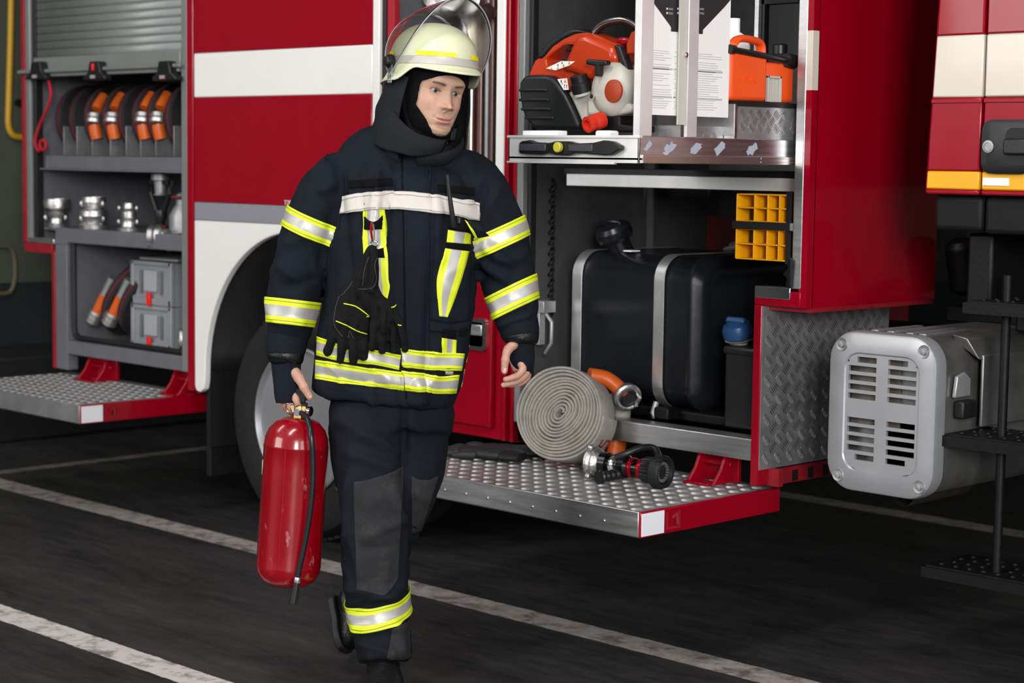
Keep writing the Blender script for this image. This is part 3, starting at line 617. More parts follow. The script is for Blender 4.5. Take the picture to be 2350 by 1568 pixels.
def lean_hose(x, w):
    t = thing('rolled_hose', (x, .25, .66), w, 'fire hose', 'rolled hoses leaning in the lower bay')
    a = V((x, .20, .665)); d = V((.30, .08, .50)).normalized(); n = d.cross(V((0, 1, 0))).normalized()
    g = G(); R = .15; c = a+d*.24; u = d; v = V((0, 1, 0)); ax = n
    k = R; prof = []; hw = .026
    g.ring_loft([[c+ax*tt+(u*math.cos(2*PI*i/36)*1.35+v*math.sin(2*PI*i/36))*r for i in range(36)] for r, tt in [(R-.004, -hw), (R, -hw+.003), (R, -.007), (R+.001, -.006), (R+.001, .006), (R, .007), (R, hw-.003), (R-.004, hw), (.03, hw), (.03, -hw)]], closed=True, mf=lambda k, i: 1 if k == 3 else 0)
    g.build('hose_roll', [blackweave, darkred], t)
    b = c+ax*.055+V((0, -.12, 0))
    G().tube([b-d*.13, b-d*.03], .025, 12).build('sleeve', orangeh, t)
    G().tube([b-d*.03, b+d*.06], .024, 12).build('ferrule', alud, t)
    G().lathe([(.03, 0), (.038, .008), (.038, .03), (.03, .036), (.036, .04), (.036, .055), (.026, .06), (.018, .06), (.018, .03)], b-d*.12, -d, 20).build('coupling', castal, t)
lean_hose(-7.355, 'black rolled hose leaning in the lower bay, the outer left one')
lean_hose(-7.225, 'black rolled hose leaning in the lower bay, next to the grey cases')
def adapter(px, py, y, R, prof, label):
    p = PY(px, py, y); p.z = 1.160
    t = thing('hose_adapter', p, label, 'coupling', 'hose adapters on the lower shelf')
    G().lathe([(r*R, z*R) for r, z in prof], p, (0, 0, 1), 28).build('body', castal, t)
    top = max(z for _, z in prof)*R
    for lvl, rr in ((.35, 1.05), (.80, 1.0)):
        for a in (0.2, 2.3, 4.4):
            q = p+V((R*rr*math.cos(a), R*rr*math.sin(a), top*lvl)); G().ball(q, R*.17, 10, sc=(1, 1, 1.5)).build('lug', castal, t)
adapter(132, 525, .085, .052, [(.9, 0), (.95, .2), (.7, .4), (.62, .8), (.8, 1.1), (.85, 1.4), (.7, 1.6), (1.15, 1.7), (1.2, 2.2), (1.15, 2.5), (.85, 2.5), (.8, 2.1)], 'silver hose adapter with a wide top, leftmost on the lower shelf')
adapter(216, 525, .085, .056, [(1.1, 0), (1.15, .4), (.95, .6), (1.0, .9), (1.15, 1.1), (1.1, 1.5), (.8, 1.7), (.85, 2.1), (1.0, 2.2), (.95, 2.6), (.75, 2.6), (.7, 2.2)], 'broad silver hose adapter, middle one of three on the lower shelf')
adapter(297, 525, .085, .045, [(1.1, 0), (1.15, .35), (.8, .55), (.75, 1.0), (.95, 1.2), (.7, 1.4), (.7, 2.0), (.85, 2.1), (.6, 2.3), (.55, 2.8), (.4, 2.9)], 'slim silver hose adapter, rightmost of three on the lower shelf')
# nozzle with triangular handle hanging from the shelf
p = PY(368, 400, .14); t = thing('branch_pipe', (p.x, p.y, 1.16), 'black branch pipe with triangular grip and red trigger hanging by the right post', 'nozzle')
G().lathe([(.04, 0), (.04, .025), (.028, .03), (.024, .08), (.03, .09)], p, (0, 0, -1), 20).build('pipe_coupling', alud, t)
q = [V((p.x-.075, p.y, p.z-.035)), V((p.x+.075, p.y, p.z-.035)), V((p.x+.07, p.y, p.z-.08)), V((p.x+.02, p.y, p.z-.17)), V((p.x-.02, p.y, p.z-.17)), V((p.x-.07, p.y, p.z-.08))]
G().tube(q, .012, 10, closed=True).build('grip', bplast, t)
G().lathe([(.026, 0), (.03, .03), (.02, .05), (.02, .1)], p+V((0, 0, -.155)), (0, 0, -1), 16).build('barrel', bplast, t)
for z in (-.22, -.245): G().lathe([(.022, 0), (.022, .008)], p+V((0, 0, z)), (0, 0, -1), 16).build('red_ring', redpl, t)
# dividing breeching
p = PY(372, 545, .04); t = thing('dividing_valve', (p.x, p.y+.05, 1.1605), 'dark cast dividing valve with round open outlets beside the right post', 'valve')
G().lathe([(.028, .01), (.052, 0), (.052, .02), (.04, .025), (.052, .03), (.052, .05), (.036, .06), (.033, .14)], p+V((-.06, -.02, 0)), (.75, .62, 0), 28).build('outlet', castal, t)
G().lathe([(.02, .01), (.046, 0), (.046, .02), (.03, .03), (.026, .10)], p+V((.06, -.02, -.01)), (.3, .9, .1), 24).build('outlet', castal, t)
G().lathe([(.04, -.02), (.058, .0), (.06, .07), (.045, .1), (.03, .12), (.03, .16), (.012, .17)], p+V((.04, .08, .02)), (0, 0, 1), 24).build('valve_body', alud, t)
G().tube([p+V((.04+.045*math.cos(a), .08+.045*math.sin(a), .17)) for a in [2*PI*i/20 for i in range(20)]], .008, 8, closed=True).build('hand_wheel', mat('dull_red_plastic', '5c1a1e', .5), t)
# red cord with its knot at the left wall
P = [(110, 178), (117, 215), (108, 250), (92, 285), (82, 315), (82, 335), (90, 348)]
t = thing('red_rope', (PY(95, 340, .0).x, .0, 1.49), 'thin red cord hanging at the left wall with a looped end', 'rope')
G().tube([PY(x, y, -.004) for x, y in spline(P, 5)], .0075, 8).build('cord', redcord, t)
c = PY(99, 333, -.004); G().tube([c+V((.026*math.cos(a), 0, .022*math.sin(a))) for a in [2*PI*i/18 for i in range(18)]], .008, 8, closed=True).build('loop', redcord, t)
# small hook and cable below the shelf
t = thing('cable_hook', PY(98, 440, .07), 'small black snap cable hanging under the top shelf at the left', 'hook')
G().tube([PY(x, y, .07) for x, y in ((97, 398), (100, 415), (96, 430), (97, 438))], .009, 8).build('strap', bplast, t)
G().tube([PY(x, y, .07) for x, y in spline([(97, 436), (101, 445), (97, 455), (88, 458)], 4)], .003, 6).build('wire', chrome, t)
# two grey cases
def case(z, label, open_=False):
    x0, x1 = -7.06, -6.76; p0 = PY(300, 640, .10); p1 = PY(391, 640, .10); x0, x1 = p0.x, p1.x
    t = thing('storage_case', ((x0+x1)/2, .3, z), label, 'case', 'grey storage cases in the lower bay'); h = .19
    g = G().box((x0, .11, z), (x1, .55, z+h)).box((x0-.004, .10, z), (x0+.02, .12, z+h)).box((x1-.02, .10, z), (x1+.004, .12, z+h)).box((x0, .10, z+h-.018), (x1, .12, z+h)).box((x0, .10, z), (x1, .12, z+.03))
    g.build('case_body', mat('grey_case', '84868a', .5, nz=.1), t, bevel=.004)
    xm = (x0+x1)/2
    G().box((xm-.05, .098, z+.06), (xm+.045, .108, z+.15)).build('label_plate', mat('pale_label', '9c9ea2', .5), t, bevel=.002)
    G().box((xm-.012, .085, z-.002), (xm+.012, .10, z+.055)).build('latch', redpl, t, bevel=.003)
    for s in (-1, 1): G().box((xm+s*.075-.008, .10, z+.05), (xm+s*.075+.008, .109, z+.15)).build('clip', greyint, t, bevel=.003)
case(.656, 'grey plastic case with a red latch, lower of the two stacked in the bay')
case(.848, 'grey plastic case with a red latch, upper of the two stacked in the bay')
p = PY(412, 650, .06); t = thing('fabric_bundle', (p.x+.02, .2, .656), 'dull red and grey folded cloth bundle between the cases and the right post', 'bundle')
G().box((p.x-.045, .09, .66), (p.x+.12, .5, 1.03)).build('cloth', mat('faded_red_cloth', '6b4a4a', .8, nscale=12, col2=(.16, .14, .14)), t, bevel=.03, seg=3)
t = thing('ring_coupling', PY(411, 800, .03), 'round open hose coupling low at the right post', 'coupling'); t.location.z = .68; c = PY(411, 778, .05)
G().lathe([(.036, .012), (.03, .0), (.046, .0), (.05, .01), (.05, .03), (.04, .04), (.036, .09)], c, (.5, .8, 0), 28).build('coupling_body', castal, t)
G().box((-7.0, .09, 1.045), (-6.72, .5, 1.055)).build('case_lid_tray', alud, T, bevel=.002)

# ================================================================ the pull-out tray of the front compartment
XT, YT = -3.448, -.679; X0 = -3.952
g = G().box((X0, YT, 1.492), (XT, YT+.006, 1.566)).box((XT-.006, YT, 1.492), (XT, .6, 1.566), 1).box((X0, YT, 1.492), (X0+.006, .6, 1.566), 1).box((X0, YT, 1.500), (XT, .6, 1.508), 1).box((X0-.004, YT-.004, 1.560), (XT+.003, YT+.012, 1.568)).box((X0-.004, YT-.004, 1.488), (XT-.09, YT+.012, 1.494)).box((XT, YT+.01, 1.492), (XT+.006, .55, 1.516), 1)
tray = g.build('pull_out_tray', [traym, alu], T, bevel=.0015)  # lit front and shaded sides put into two materials
G().box((XT+.004, YT+.01, 1.494), (XT+.008, -.16, 1.512)).box((XT+.004, -.15, 1.497), (XT+.007, .5, 1.502)).box((XT+.004, -.15, 1.508), (XT+.007, .5, 1.513)).build('slide_rail', mat('slide_rail_metal', (.50, .42, .38), .35, .9, nz=.1), tray)
chalk = mat('chalky_smear', 'aab0bc', .7, nz=.1)
for i, px in enumerate((1487, 1537, 1597, 1652, 1727)):
    c = PX(px, 340-(5 if i == 0 else 0), XT+.0008); g = G(); n = 12; rr = .030 if i else .020
    pts = [c+V((0, rr*(1+.9*noise.noise(V((i*5.3+k*.9, 0, .5))))*math.cos(2*PI*k/n)*.75, rr*.45*(1+1.2*noise.noise(V((i*7.1, k*.8, 2))))*math.sin(2*PI*k/n)+.010*math.cos(2*PI*k/n))) for k in range(n)]
    g.prism(pts, (.0006, 0, 0)); g.build('adhesive_smear', chalk, tray)
hz = 1.533; xa, xb = PY(1203, 330, YT).x, PY(1434, 330, YT).x; xm = PY(1298, 330, YT).x
g = G()
def hpoly(pts, y0, y1): return [[(x, y, z) for x, z in pts] for y in (y0, y1)]
P = [(xa, hz-.012), (xa+.004, hz-.018), (xm-.07, hz-.020), (xm-.045, hz-.014), (xm-.02, hz-.021), (xm+.03, hz-.021), (xm+.06, hz-.014), (xb-.09, hz-.018), (xb-.06, hz-.020), (xb-.03, hz-.018), (xb, hz-.004), (xb, hz+.006), (xb-.03, hz+.018), (xb-.06, hz+.021), (xb-.1, hz+.014), (xm+.06, hz+.012), (xm+.03, hz+.018), (xm-.02, hz+.018), (xm-.045, hz+.013), (xa+.06, hz+.015), (xa+.04, hz+.021), (xa+.01, hz+.018), (xa, hz+.012)]
g.prism([(x, YT-.022, z) for x, z in P], (0, .022, 0)); th = g.build('tray_handle', bplast, tray, bevel=.003)
for a, b in ((xa+.006, xm-.055), (xm+.035, xm+.125)): G().box((a, YT-.026, hz-.010), (b, YT-.020, hz+.010)).build('grip_insert', mat('grey_plastic', '3a3a40', .4), th, bevel=.002)
G().lathe([(.0135, 0), (.0145, .003), (.0145, .012), (.012, .014), (.0, .014)], (xm, YT-.024, hz+.001), (0, -1, 0), 20).build('lock_knob', mat('lime_plastic', 'b9b33a', .4), th)
# frame posts and the paper board
px = PX(1478, 150, XT); yA = YT+.0
g = G().box((XT-.022, YT-.002, 1.566), (XT+.002, YT+.05, 2.7)); fr1 = g.build('tray_frame', mat('bright_aluminium', (.76, .75, .75), .35, .5, nz=.1, nscale=6), tray, bevel=.002)
yB = PX(1586, 150, XT).y
G().box((XT-.004, yB-.022, 1.566), (XT+.008, yB+.022, 2.7)).build('tray_frame', fr1.data.materials[0], tray, bevel=.002)
G().box((XT-.002, yB-.055, 1.60), (XT+.003, yB-.024, 2.7)).build('clear_strip', mat('cloudy_plastic', (.72, .70, .62), .3, trans=.3, ior=1.3), tray)
G().lathe([(.007, 0), (.007, .008), (.003, .009)], PX(1571, 126, XT+.003), (1, 0, 0), 10).build('frame_screw', chrome, tray)
ya, yb = PX(1490, 150, XT-.01).y, PX(1675, 150, XT-.01).y; zb_ = PX(1580, 270, XT-.01).z
t = thing('instruction_poster', ((XT-.012), (ya+yb)/2, zb_), 'white poster of fine grey print with a black header behind the tray frame', 'poster')
g = G().box((XT-.016, ya, zb_+.004), (XT-.012, yb, 2.6), 0)
def line(y0, y1, z, h=.0016, m=1): g.box((XT-.0121, y0, z-h/2), (XT-.0112, y1, z+h/2), m)
random.seed(3)
for c0, c1 in ((ya+.006, ya+.10), (ya+.115, yB-.06), (yB+.03, yb-.03)):
    z = 1.80
    while z > zb_+.02:
        if random.random() < .82: line(c0, c0+(c1-c0)*random.uniform(.55, 1), z)
        z -= .0062
    for z in (1.752, 1.675): line(c0, c1, z, .005, 1)
for k in range(8): g.box((XT-.0121, yB+.032, 1.735-k*.008), (XT-.0110, yB+.038, 1.739-k*.008), 3)
zc = PX(1540, 72, XT-.011).z
Pq = [(PX(1540, 72, XT-.011).y, zc), (PX(1612, 72, XT-.011).y, zc), (PX(1613, 60, XT-.011).y, zc+.012), (PX(1664, -6, XT-.011).y, zc+.083), (PX(1700, -60, XT-.011).y, zc+.14), (PX(1450, -60, XT-.011).y, zc+.14), (PX(1493, -6, XT-.011).y, zc+.083), (PX(1540, 60, XT-.011).y, zc+.012)]
g.prism([(XT-.011, y, z) for y, z in Pq], (.0012, 0, 0), 2)
for px_ in (1531, 1556, 1603):
    for py_ in (20, 30):
        q = PX(px_, py_, XT-.0095); g.lathe([(.0032, 0), (.0018, .0004)], q, (1, 0, 0), 10, 0)
        for k in (-1, 1): g.box((XT-.0098, q.y+.006, q.z+k*.0016-.0006), (XT-.0094, q.y+.024, q.z+k*.0016+.0006), 1)
g.build('poster_sheet', [paper, ink, inkd, mat('orange_print', 'e0a040', .5)], t)
# checker box and carton on the tray, metal behind
g = G().box((XT-.30, PX(1690, 290, XT).y, 1.575), (XT-.012, .05, 1.665)); yc0 = PX(1690, 290, XT-.01).y
checker(g, (XT-.012, yc0+.01, 1.578), (0, 1, 0), (0, 0, 1), (1, 0, 0), .05-yc0, .085, .04, 1)
g.box((XT-.31, yc0-.004, 1.660), (XT-.006, .055, 1.674), 2); g.box((XT-.31, yc0-.008, 1.508), (XT-.010, yc0+.004, 1.664), 3)
g.box((XT-.3, yc0-.2, 1.508), (XT-.05, yc0-.01, 1.60), 0)
checker(g, (XT-.05, yc0-.19, 1.51), (0, 1, 0), (0, 0, 1), (1, 0, 0), .18, .085, .04, 1)
g.box((XT-.3, yc0, 1.508), (XT-.012, .05, 1.575), 0)
g.build('can_holder', [chk, chkb, rubber, alu], tray, recalc=False)
t = thing('jerry_can', (XT-.09, -.12, 1.674), 'orange plastic double fuel canister with a clear level strip and black spout', 'jerry can')
xj = XT-.012; yl, yr = PX(1675, 200, xj).y, PX(1832, 200, xj).y; zt2 = PX(1720, 118, xj).z
g = G().box((xj-.17, yl, 1.675), (xj, PX(1762, 200, xj).y, zt2)); cb = g.build('can_body', orangep, t, bevel=.014, seg=3)
y1, y2 = PX(1762, 200, xj).y, PX(1796, 200, xj).y
G().box((xj-.16, y1+.002, 1.675), (xj-.014, yr, zt2-.025)).build('can_tank', orangep, t, bevel=.012, seg=3)
G().box((xj-.014, y1+.004, 1.676), (xj-.002, y1+.012, 1.752)).box((xj-.014, y2-.010, 1.676), (xj-.002, y2, 1.752)).box((xj-.014, y1+.004, 1.745), (xj-.002, y2, 1.752)).box((xj-.014, y1+.004, 1.676), (xj-.010, y2, 1.75)).box((xj-.012, (y1+y2)/2-.002, 1.676), (xj-.006, (y1+y2)/2+.002, 1.748)).build('level_strip', whitepl, t, bevel=.0015)
h0 = PX(1688, 115, xj-.06); h1 = PX(1752, 110, xj-.06); zt3 = PX(1720, 90, xj-.06).z
G().tube([V(q) for q in spline([(xj-.07, h0.y-.005, zt2-.01), (xj-.07, h0.y-.002, zt2+.022), (xj-.07, h0.y+.03, zt3), (xj-.07, h1.y-.03, zt3-.002), (xj-.07, h1.y-.002, zt3-.015), (xj-.07, h1.y+.002, zt2-.015)], 6)], .011, 12, flat=1.6).build('carry_handle', orangep, t)
s0, s1 = PX(1674, 112, xj+.004), PX(1800, 138, xj-.004)
G().tube([s0, s0+(s1-s0)*.08, s0+(s1-s0)*.09, s1], [.013, .013, .009, .010], 14).build('spout', bplast, t)
G().lathe([(.02, -.02), (.022, 0), (.022, .02), (.015, .025)], PX(1812, 140, xj-.01), (s1-s0), 18).build('spout_cap', bplast, t)
G().lathe([(.022, 0), (.022, .025), (.018, .03)], PX(1790, 124, xj-.08), (0, 0, 1), 18).build('filler_cap', bplast, t)
text_obj('embossing', 'STIHL', .030, PX(1704, 190, xj+.0006), (0, 1, 0), (0, 0, 1), orangep, t, depth=.0016)
# tool frame and pale canister behind the jerry can
t = thing('white_canister', (-3.66, -.02, 1.52), 'pale white canister partly hidden behind the orange fuel canister', 'canister')
G().lathe([(.05, 0), (.052, .02), (.052, .33), (.035, .36), (.02, .37), (.02, .41)], (-3.66, -.02, 1.52), (0, 0, 1), 24).build('canister_body', mat('white_gloss_plastic', 'f0f0ee', .3), t)
g = G().box((-3.60, .02, 1.5), (-3.575, .045, 2.6)).box((-3.52, .28, 1.5), (-3.49, .31, 2.6)).box((-3.62, .02, 1.97), (-3.45, .05, 1.995)); g.build('tool_rack', blackm, T, bevel=.002)
G().box((-3.60, .005, 1.6), (-3.585, .018, 2.6)).build('rack_rail', alu, T)
g = G().box((-3.93, -.55, 1.509), (-3.88, -.3, 1.53))
# ---- cut-off saw
YS = -.55
def S(x, y, Y=YS): return PY(x, y, Y)
def zoom(P): return [(1190+a*290/1568, 30+b*290/1568) for a, b in P]   # outline points measured on an enlargement
def slab(P, Y0, th, m, name, par, bev=.012, seg=3):
    g = G(); g.prism([S(x, y, YS)+V((0, Y0-YS, 0)) for x, y in zoom(P)], (0, th, 0)); return g.build(name, m, par, bevel=bev, seg=seg, smooth=60)
t = thing('cut_off_saw', (S(1320, 300).x, YS+.1, 1.508), 'orange and black petrol cut-off saw lying on the pull-out tray', 'saw')
outer = [(120, 780), (200, 590), (240, 560), (300, 480), (420, 380), (560, 300), (700, 245), (850, 240), (1000, 290), (1130, 350), (1230, 400), (1270, 480), (1290, 600), (1100, 680), (1000, 820), (960, 900), (920, 1000), (650, 1000), (560, 860), (450, 790), (300, 780)]
inner = [(345, 560), (430, 490), (560, 400), (640, 375), (700, 400), (725, 480), (640, 490), (590, 590), (480, 640), (400, 690), (360, 660), (338, 600)]
import mathutils
def holed(outer, holes, Y0, th, m, name, par, bev):
    from mathutils.geometry import tessellate_polygon
    loops = [[S(x, y)+V((0, Y0-YS, 0)) for x, y in zoom(L)] for L in [outer]+holes]
    tris = tessellate_polygon(loops); pts = [p for L in loops for p in L]; n = len(pts)
    g = G(); fs = [tuple(tr) for tr in tris]+[tuple(i+n for i in reversed(tr)) for tr in tris]; k = 0
    for L in loops:
        for i in range(len(L)): j = (i+1) % len(L); fs.append((k+i, k+j, k+j+n, k+i+n))
        k += len(L)
    g.add(pts+[p+V((0, th, 0)) for p in pts], fs); return g.build(name, m, par, bevel=bev, seg=3, smooth=60)
holed(outer, [inner], YS, .075, orange, 'engine_shell', t, .009)
slab([(560, 720), (640, 560), (760, 270), (900, 260), (1130, 360), (1240, 420), (1280, 620), (1080, 700), (980, 860), (700, 740)], YS-.022, .12, orange, 'shell_bulge', t, .02)
slab([(60, 860), (130, 775), (400, 770), (480, 800), (560, 900), (640, 1020), (740, 1220), (800, 1380), (800, 1440), (240, 1440), (150, 1330), (90, 1200), (60, 1000)], YS-.02, .12, bplast, 'filter_cover', t, .014)
for k, (a, b, yy) in enumerate(((75, 420, 960), (75, 440, 1080), (100, 460, 1195), (150, 500, 1305))):
    slab([(a, yy-18), (b, yy-18), (b, yy+18), (a, yy+18)], YS-.026, .01, bplast, 'cover_rib', t, .003)
slab([(215, 565), (300, 440), (390, 330), (540, 250), (640, 200), (740, 195), (870, 240), (700, 265), (560, 330), (430, 420), (330, 540), (290, 570)], YS-.004, .085, bplast, 'rear_grip', t, .008)
slab([(385, 300), (440, 265), (540, 262), (500, 320), (400, 360)], YS+.02, .04, bplast, 'throttle_lock', t, .005)
slab([(500, 470), (580, 400), (620, 375), (680, 400), (720, 480), (670, 480), (620, 450), (560, 480)], YS+.02, .03, bplast, 'throttle_trigger', t, .005)
slab([(620, 975), (960, 960), (940, 1100), (900, 1200), (930, 1280), (920, 1340), (815, 1380), (740, 1200), (680, 1070)], YS-.012, .10, whitepl, 'fuel_tank', t, .012)
c = S(*zoom([(1230, 960)])[0]); c.y = YS-.04
g = G(); g.lathe([(.078, .07), (.078, .02), (.070, .006), (.055, -.004), (.040, -.012), (.0, -.014)], c+V((.0, 0, 0)), (0, 1, 0), 40); 
st = g.build('starter_cover', whitepl, t)
slab([(930, 1100), (1000, 1000), (1400, 1100), (1500, 1150), (1500, 1240), (1300, 1270), (930, 1280)], YS-.03, .06, whitepl, 'starter_base', t, .012)
G().lathe([(.032, 0), (.032, .006), (.028, .008), (.0, .008)], c+V((.035, -.012, -.004)), (0, -1, 0), 28).build('round_badge', mat('rust_orange_plastic', '9c3416', .45), st)
G().lathe([(.008, 0), (.007, .008)], c+V((-.045, -.012, -.018)), (0, -1, 0), 8).build('tank_screw', chrome, st)
slab([(1035, 590), (1060, 585), (1290, 600), (1300, 655), (1210, 670), (1200, 800), (1145, 795), (1150, 670), (1040, 650)], YS-.07, .022, bplast, 'starter_grip', t, .005)
q = S(*zoom([(850, 880)])[0]); G().lathe([(.030, -.016), (.030, .012), (.026, .014), (.026, .034), (.0, .036)], q+V((-.003, -.02, -.008)), (-.1, -.35, 1), 24).build('fuel_cap', bplast, t)
G().lathe([(.027, -.01), (.027, 0)], q+V((-.002, -.018, -.022)), (-.1, -.35, 1), 24).build('cap_collar', whitepl, t)
P = zoom([(860, 250), (930, 170), (1050, 110), (1220, 90), (1350, 140), (1440, 220), (1520, 330), (1560, 500)]); path = [V(q) for q in spline([tuple(S(x, y)+V((0, .03, 0))) for x, y in P], 6)]
G().tube(path, .010, 14).build('front_handle', rubber, t); G().tube([p+V((0, -.004, .004)) for p in path], .0078, 12).build('handle_sleeve', chrome, t)
slab([(1230, 400), (1310, 400), (1400, 640), (1420, 760), (1380, 790), (1350, 700), (1300, 590)], YS-.02, .03, bplast, 'hose_guide', t, .006)
slab([(1120, 340), (1180, 290), (1360, 300), (1330, 390), (1200, 390)], YS+.02, .06, red, 'blade_guard_edge', t, .008)
slab([(1330, 380), (1390, 230), (1500, 200), (1560, 500), (1330, 520)], YS-.0, .03, orange, 'blade_guard', t, .006)
a = S(*zoom([(850, 1390)])[0], YS-.10); b = S(*zoom([(1040, 1325)])[0], YS-.045); d = b-a
G().lathe([(.012, .01), (.014, 0), (.0225, 0), (.0235, .012), (.021, .02), (.021, .026), (.0235, .03), (.0235, d.length), (.018, d.length+.004)], a, d, 24).build('water_connector', mat('signal_red_plastic', 'c42a14', .4), t)
slab([(880, 1290), (1340, 1270), (1340, 1380), (1500, 1400), (1500, 1480), (900, 1480)], YS-.03, .1, blackm, 'undercarriage', t, .006)
stk = mat('white_sticker', 'ececec', .4)
def sticker(P, Y0, col=()):
    g = G(); q = [S(x, y)+V((0, Y0-YS, 0)) for x, y in zoom(P)]; g.prism(q, (0, -.0012, 0), 0)
    for (x, y, s, m) in col:
        w = S(*zoom([(x, y)])[0])+V((0, Y0-YS-.0013, 0)); k = s*290/1568/800
        if m == 1: g.prism([w+V((-k, 0, -k)), w+V((k, 0, -k)), w+V((0, 0, k))], (0, -.0006, 0), 1)
        else: g.prism([w+V((-k*.5, 0, -k)), w+V((k*.5, 0, -k)), w+V((k*.6, 0, k)), w+V((-k*.3, 0, k))], (0, -.0006, 0), 2)
    g.build('warning_sticker', [stk, mat('warning_orange', 'dc8a18', .5), inkd], t)
sticker([(550, 825), (670, 812), (692, 955), (630, 960)], YS-.0225, [(650, 845, 22, 1), (600, 850, 16, 2), (610, 880, 10, 2), (640, 900, 12, 2), (668, 905, 12, 2), (640, 930, 8, 2), (670, 930, 8, 2)])
sticker([(410, 690), (600, 600), (770, 605), (700, 655), (530, 715)], YS-.0225, [(480, 690, 18, 1), (560, 685, 18, 1), (630, 650, 20, 1), (700, 620, 18, 1), (560, 650, 14, 2), (610, 625, 14, 2)])
g = G().box((S(1252, 300).x, YS-.06, 1.510), (S(1332, 300).x, YS+.02, 1.580)); t2 = thing('white_clamp_block', (S(1290, 300).x, YS-.02, 1.509), 'bright white block on the tray edge in front of the saw', 'block')
G().box((S(1254, 300).x, YS-.10, 1.5085), (S(1333, 300).x, YS-.055, 1.582)).build('block_body', mat('bright_white_plastic', 'ffffff', .35), t2, bevel=.003)
t2 = thing('white_clamp_block', (S(1440, 300).x, YS-.02, 1.509), 'bright white block beside the tray frame post', 'block')
G().box((S(1420, 300).x, YS-.10, 1.5085), (S(1452, 300).x, YS-.055, 1.582)).build('block_body', MATS['bright_white_plastic'], t2, bevel=.006)

# ================================================================ lower bay of the front compartment
# ---- fuel tank, lying along the truck behind the sill
x0, x1, y0, y1 = -4.475, -3.90, .14, .72; z0, z1 = .69, 1.19
cy, cz = (y0+y1)/2, (z0+z1)/2
def trr(s, r=.085, n=7): return [(a*s, b*s) for a, b in rrect(y1-y0, z1-z0, r, n)]
def at_(pts, x): return [(x, cy+a, cz+b) for a, b in pts]
tk = G().ring_loft([at_(trr(.86), x0), at_(trr(.95), x0+.012), at_(trr(1), x0+.04), at_(trr(1), x1-.055), at_(trr(1.012), x1-.05), at_(trr(1.012), x1-.035), at_(trr(.985), x1-.03), at_(trr(.93), x1-.008), at_(trr(.84), x1), at_(trr(.75, .06), x1-.006)]).build('fuel_tank', bgloss, T, smooth=50)
for px in (1324, 1512):
    xs_ = PY(px, 750, y0).x; g = G(); g.ring_loft([at_([(a*1.008, b*1.01) for a, b in trr(1)], xs_-.022), at_([(a*1.014, b*1.016) for a, b in trr(1)], xs_-.021), at_([(a*1.014, b*1.016) for a, b in trr(1)], xs_+.021), at_([(a*1.008, b*1.01) for a, b in trr(1)], xs_+.022)], cap=False)
    sp_ = g.build('tank_strap', mat('satin_steel', (.62, .62, .62), .3, .9, nz=.1), tk)
    G().tube([(xs_, y0-.005, .71), (xs_, y0-.02, .675), (xs_+.005, y0-.015, .66)], .010, 10).build('strap_bolt', alud, sp_)
q = PY(1432, 590, .26); d = V((-.15, -.45, 1)).normalized(); q.z = 1.17
G().lathe([(.046, 0), (.042, .03), (.040, .075)], q, d, 24).build('filler_neck', bgloss, tk)
fc = G().lathe([(.058, 0), (.063, .012), (.063, .035), (.052, .05), (.02, .058), (.0, .058)], q+d*.07, d, 30).build('filler_cap', bgloss, tk)
G().obox(q+d*.128, (.05, 0, .0), V((0, .010, 0)), d*.014).build('cap_grip', bgloss, fc, bevel=.008)
G().box((q.x+.055, y0+.055, 1.195), (q.x+.09, y0+.10, 1.199)).build('tank_sticker', stk, tk)
g = G().box((-4.45, .16, .655), (-3.6, .70, .688)).box((-4.05, .10, .66), (-3.99, .16, .70)); g.build('tank_bracket', blackm, T, bevel=.006)
# ---- small additive tank with the blue cap
x0_, x1_ = PY(1660, 850, .10).x, -3.572
sm = G().box((x0_+.003, .10, .662), (x1_, .42, .915)).box((x0_-.004, .095, .895), (x1_, .425, .925)).build('additive_tank', bplast, T, bevel=.012, seg=3)
q = PY(1699, 722, .16); G().lathe([(.026, 0), (.03, .012), (.045, .02)], (q.x, q.y, .92), (0, -.2, 1), 20).build('filler_neck', whitepl, sm)
bc = G().lathe([(.036, 0), (.047, .008), (.049, .03), (.042, .047), (.02, .058), (.0, .06)], (q.x, q.y-.004, .945), (0, -.35, 1), 28).build('blue_cap', bluec, sm)
G().obox((q.x, q.y-.022, 1.002), (.036, 0, 0), (0, .008, -.003), (0, .004, .010)).build('cap_grip', bluec, bc, bevel=.006)
# ---- yellow wheel chocks strapped by the post, open cells towards the viewer
xa_, xb_ = PY(1690, 500, .02).x, PY(1806, 500, .02).x
def chock(z0, z1, label, win):
    t = thing('wheel_chock', ((xa_+xb_)/2, .08, z0), label, 'wheel chock', 'yellow wheel chocks strapped beside the post')
    g = G(); ya_, yb_ = .02, .10; w = .004; n = 4
    xs = [xa_+.0, xa_+.068, xa_+.118, xa_+.162, xb_]
    for x in xs: g.box((x-w/2, ya_, z0), (x+w/2, yb_, z1))
    for z in (z0, (z0+z1)/2, z1): g.box((xa_, ya_, z-w/2), (xb_, yb_, z+w/2))
    g.box((xa_, yb_-w, z0), (xb_, yb_, z1)); g.build('ribbed_body', yelpl, t, bevel=.0008)
    q = V((xa_+.03, ya_+.05, win)); G().box(q+V((-.013, -.004, -.018)), q+V((.013, .02, .018))).build('slot', mat('deep_black', '050505', .5), t)
zt_, zm1, zm2, zb3 = PY(1745, 447, .02).z, PY(1745, 509, .02).z, PY(1745, 527, .02).z, PY(1745, 596, .02).z
chock(zm1, zt_, 'yellow wheel chock with open cells, above the black strap', zm1+.02)
chock(zb3, zm2, 'yellow wheel chock with open cells, below the black strap', zm2-.025)
G().box((xa_-.006, .008, zm2+.000), (xb_+.022, .016, zm1-.000)).box((xb_+.0, .016, zb3-.01), (xb_+.02, .12, zt_+.01)).build('chock_strap', rubber, T)
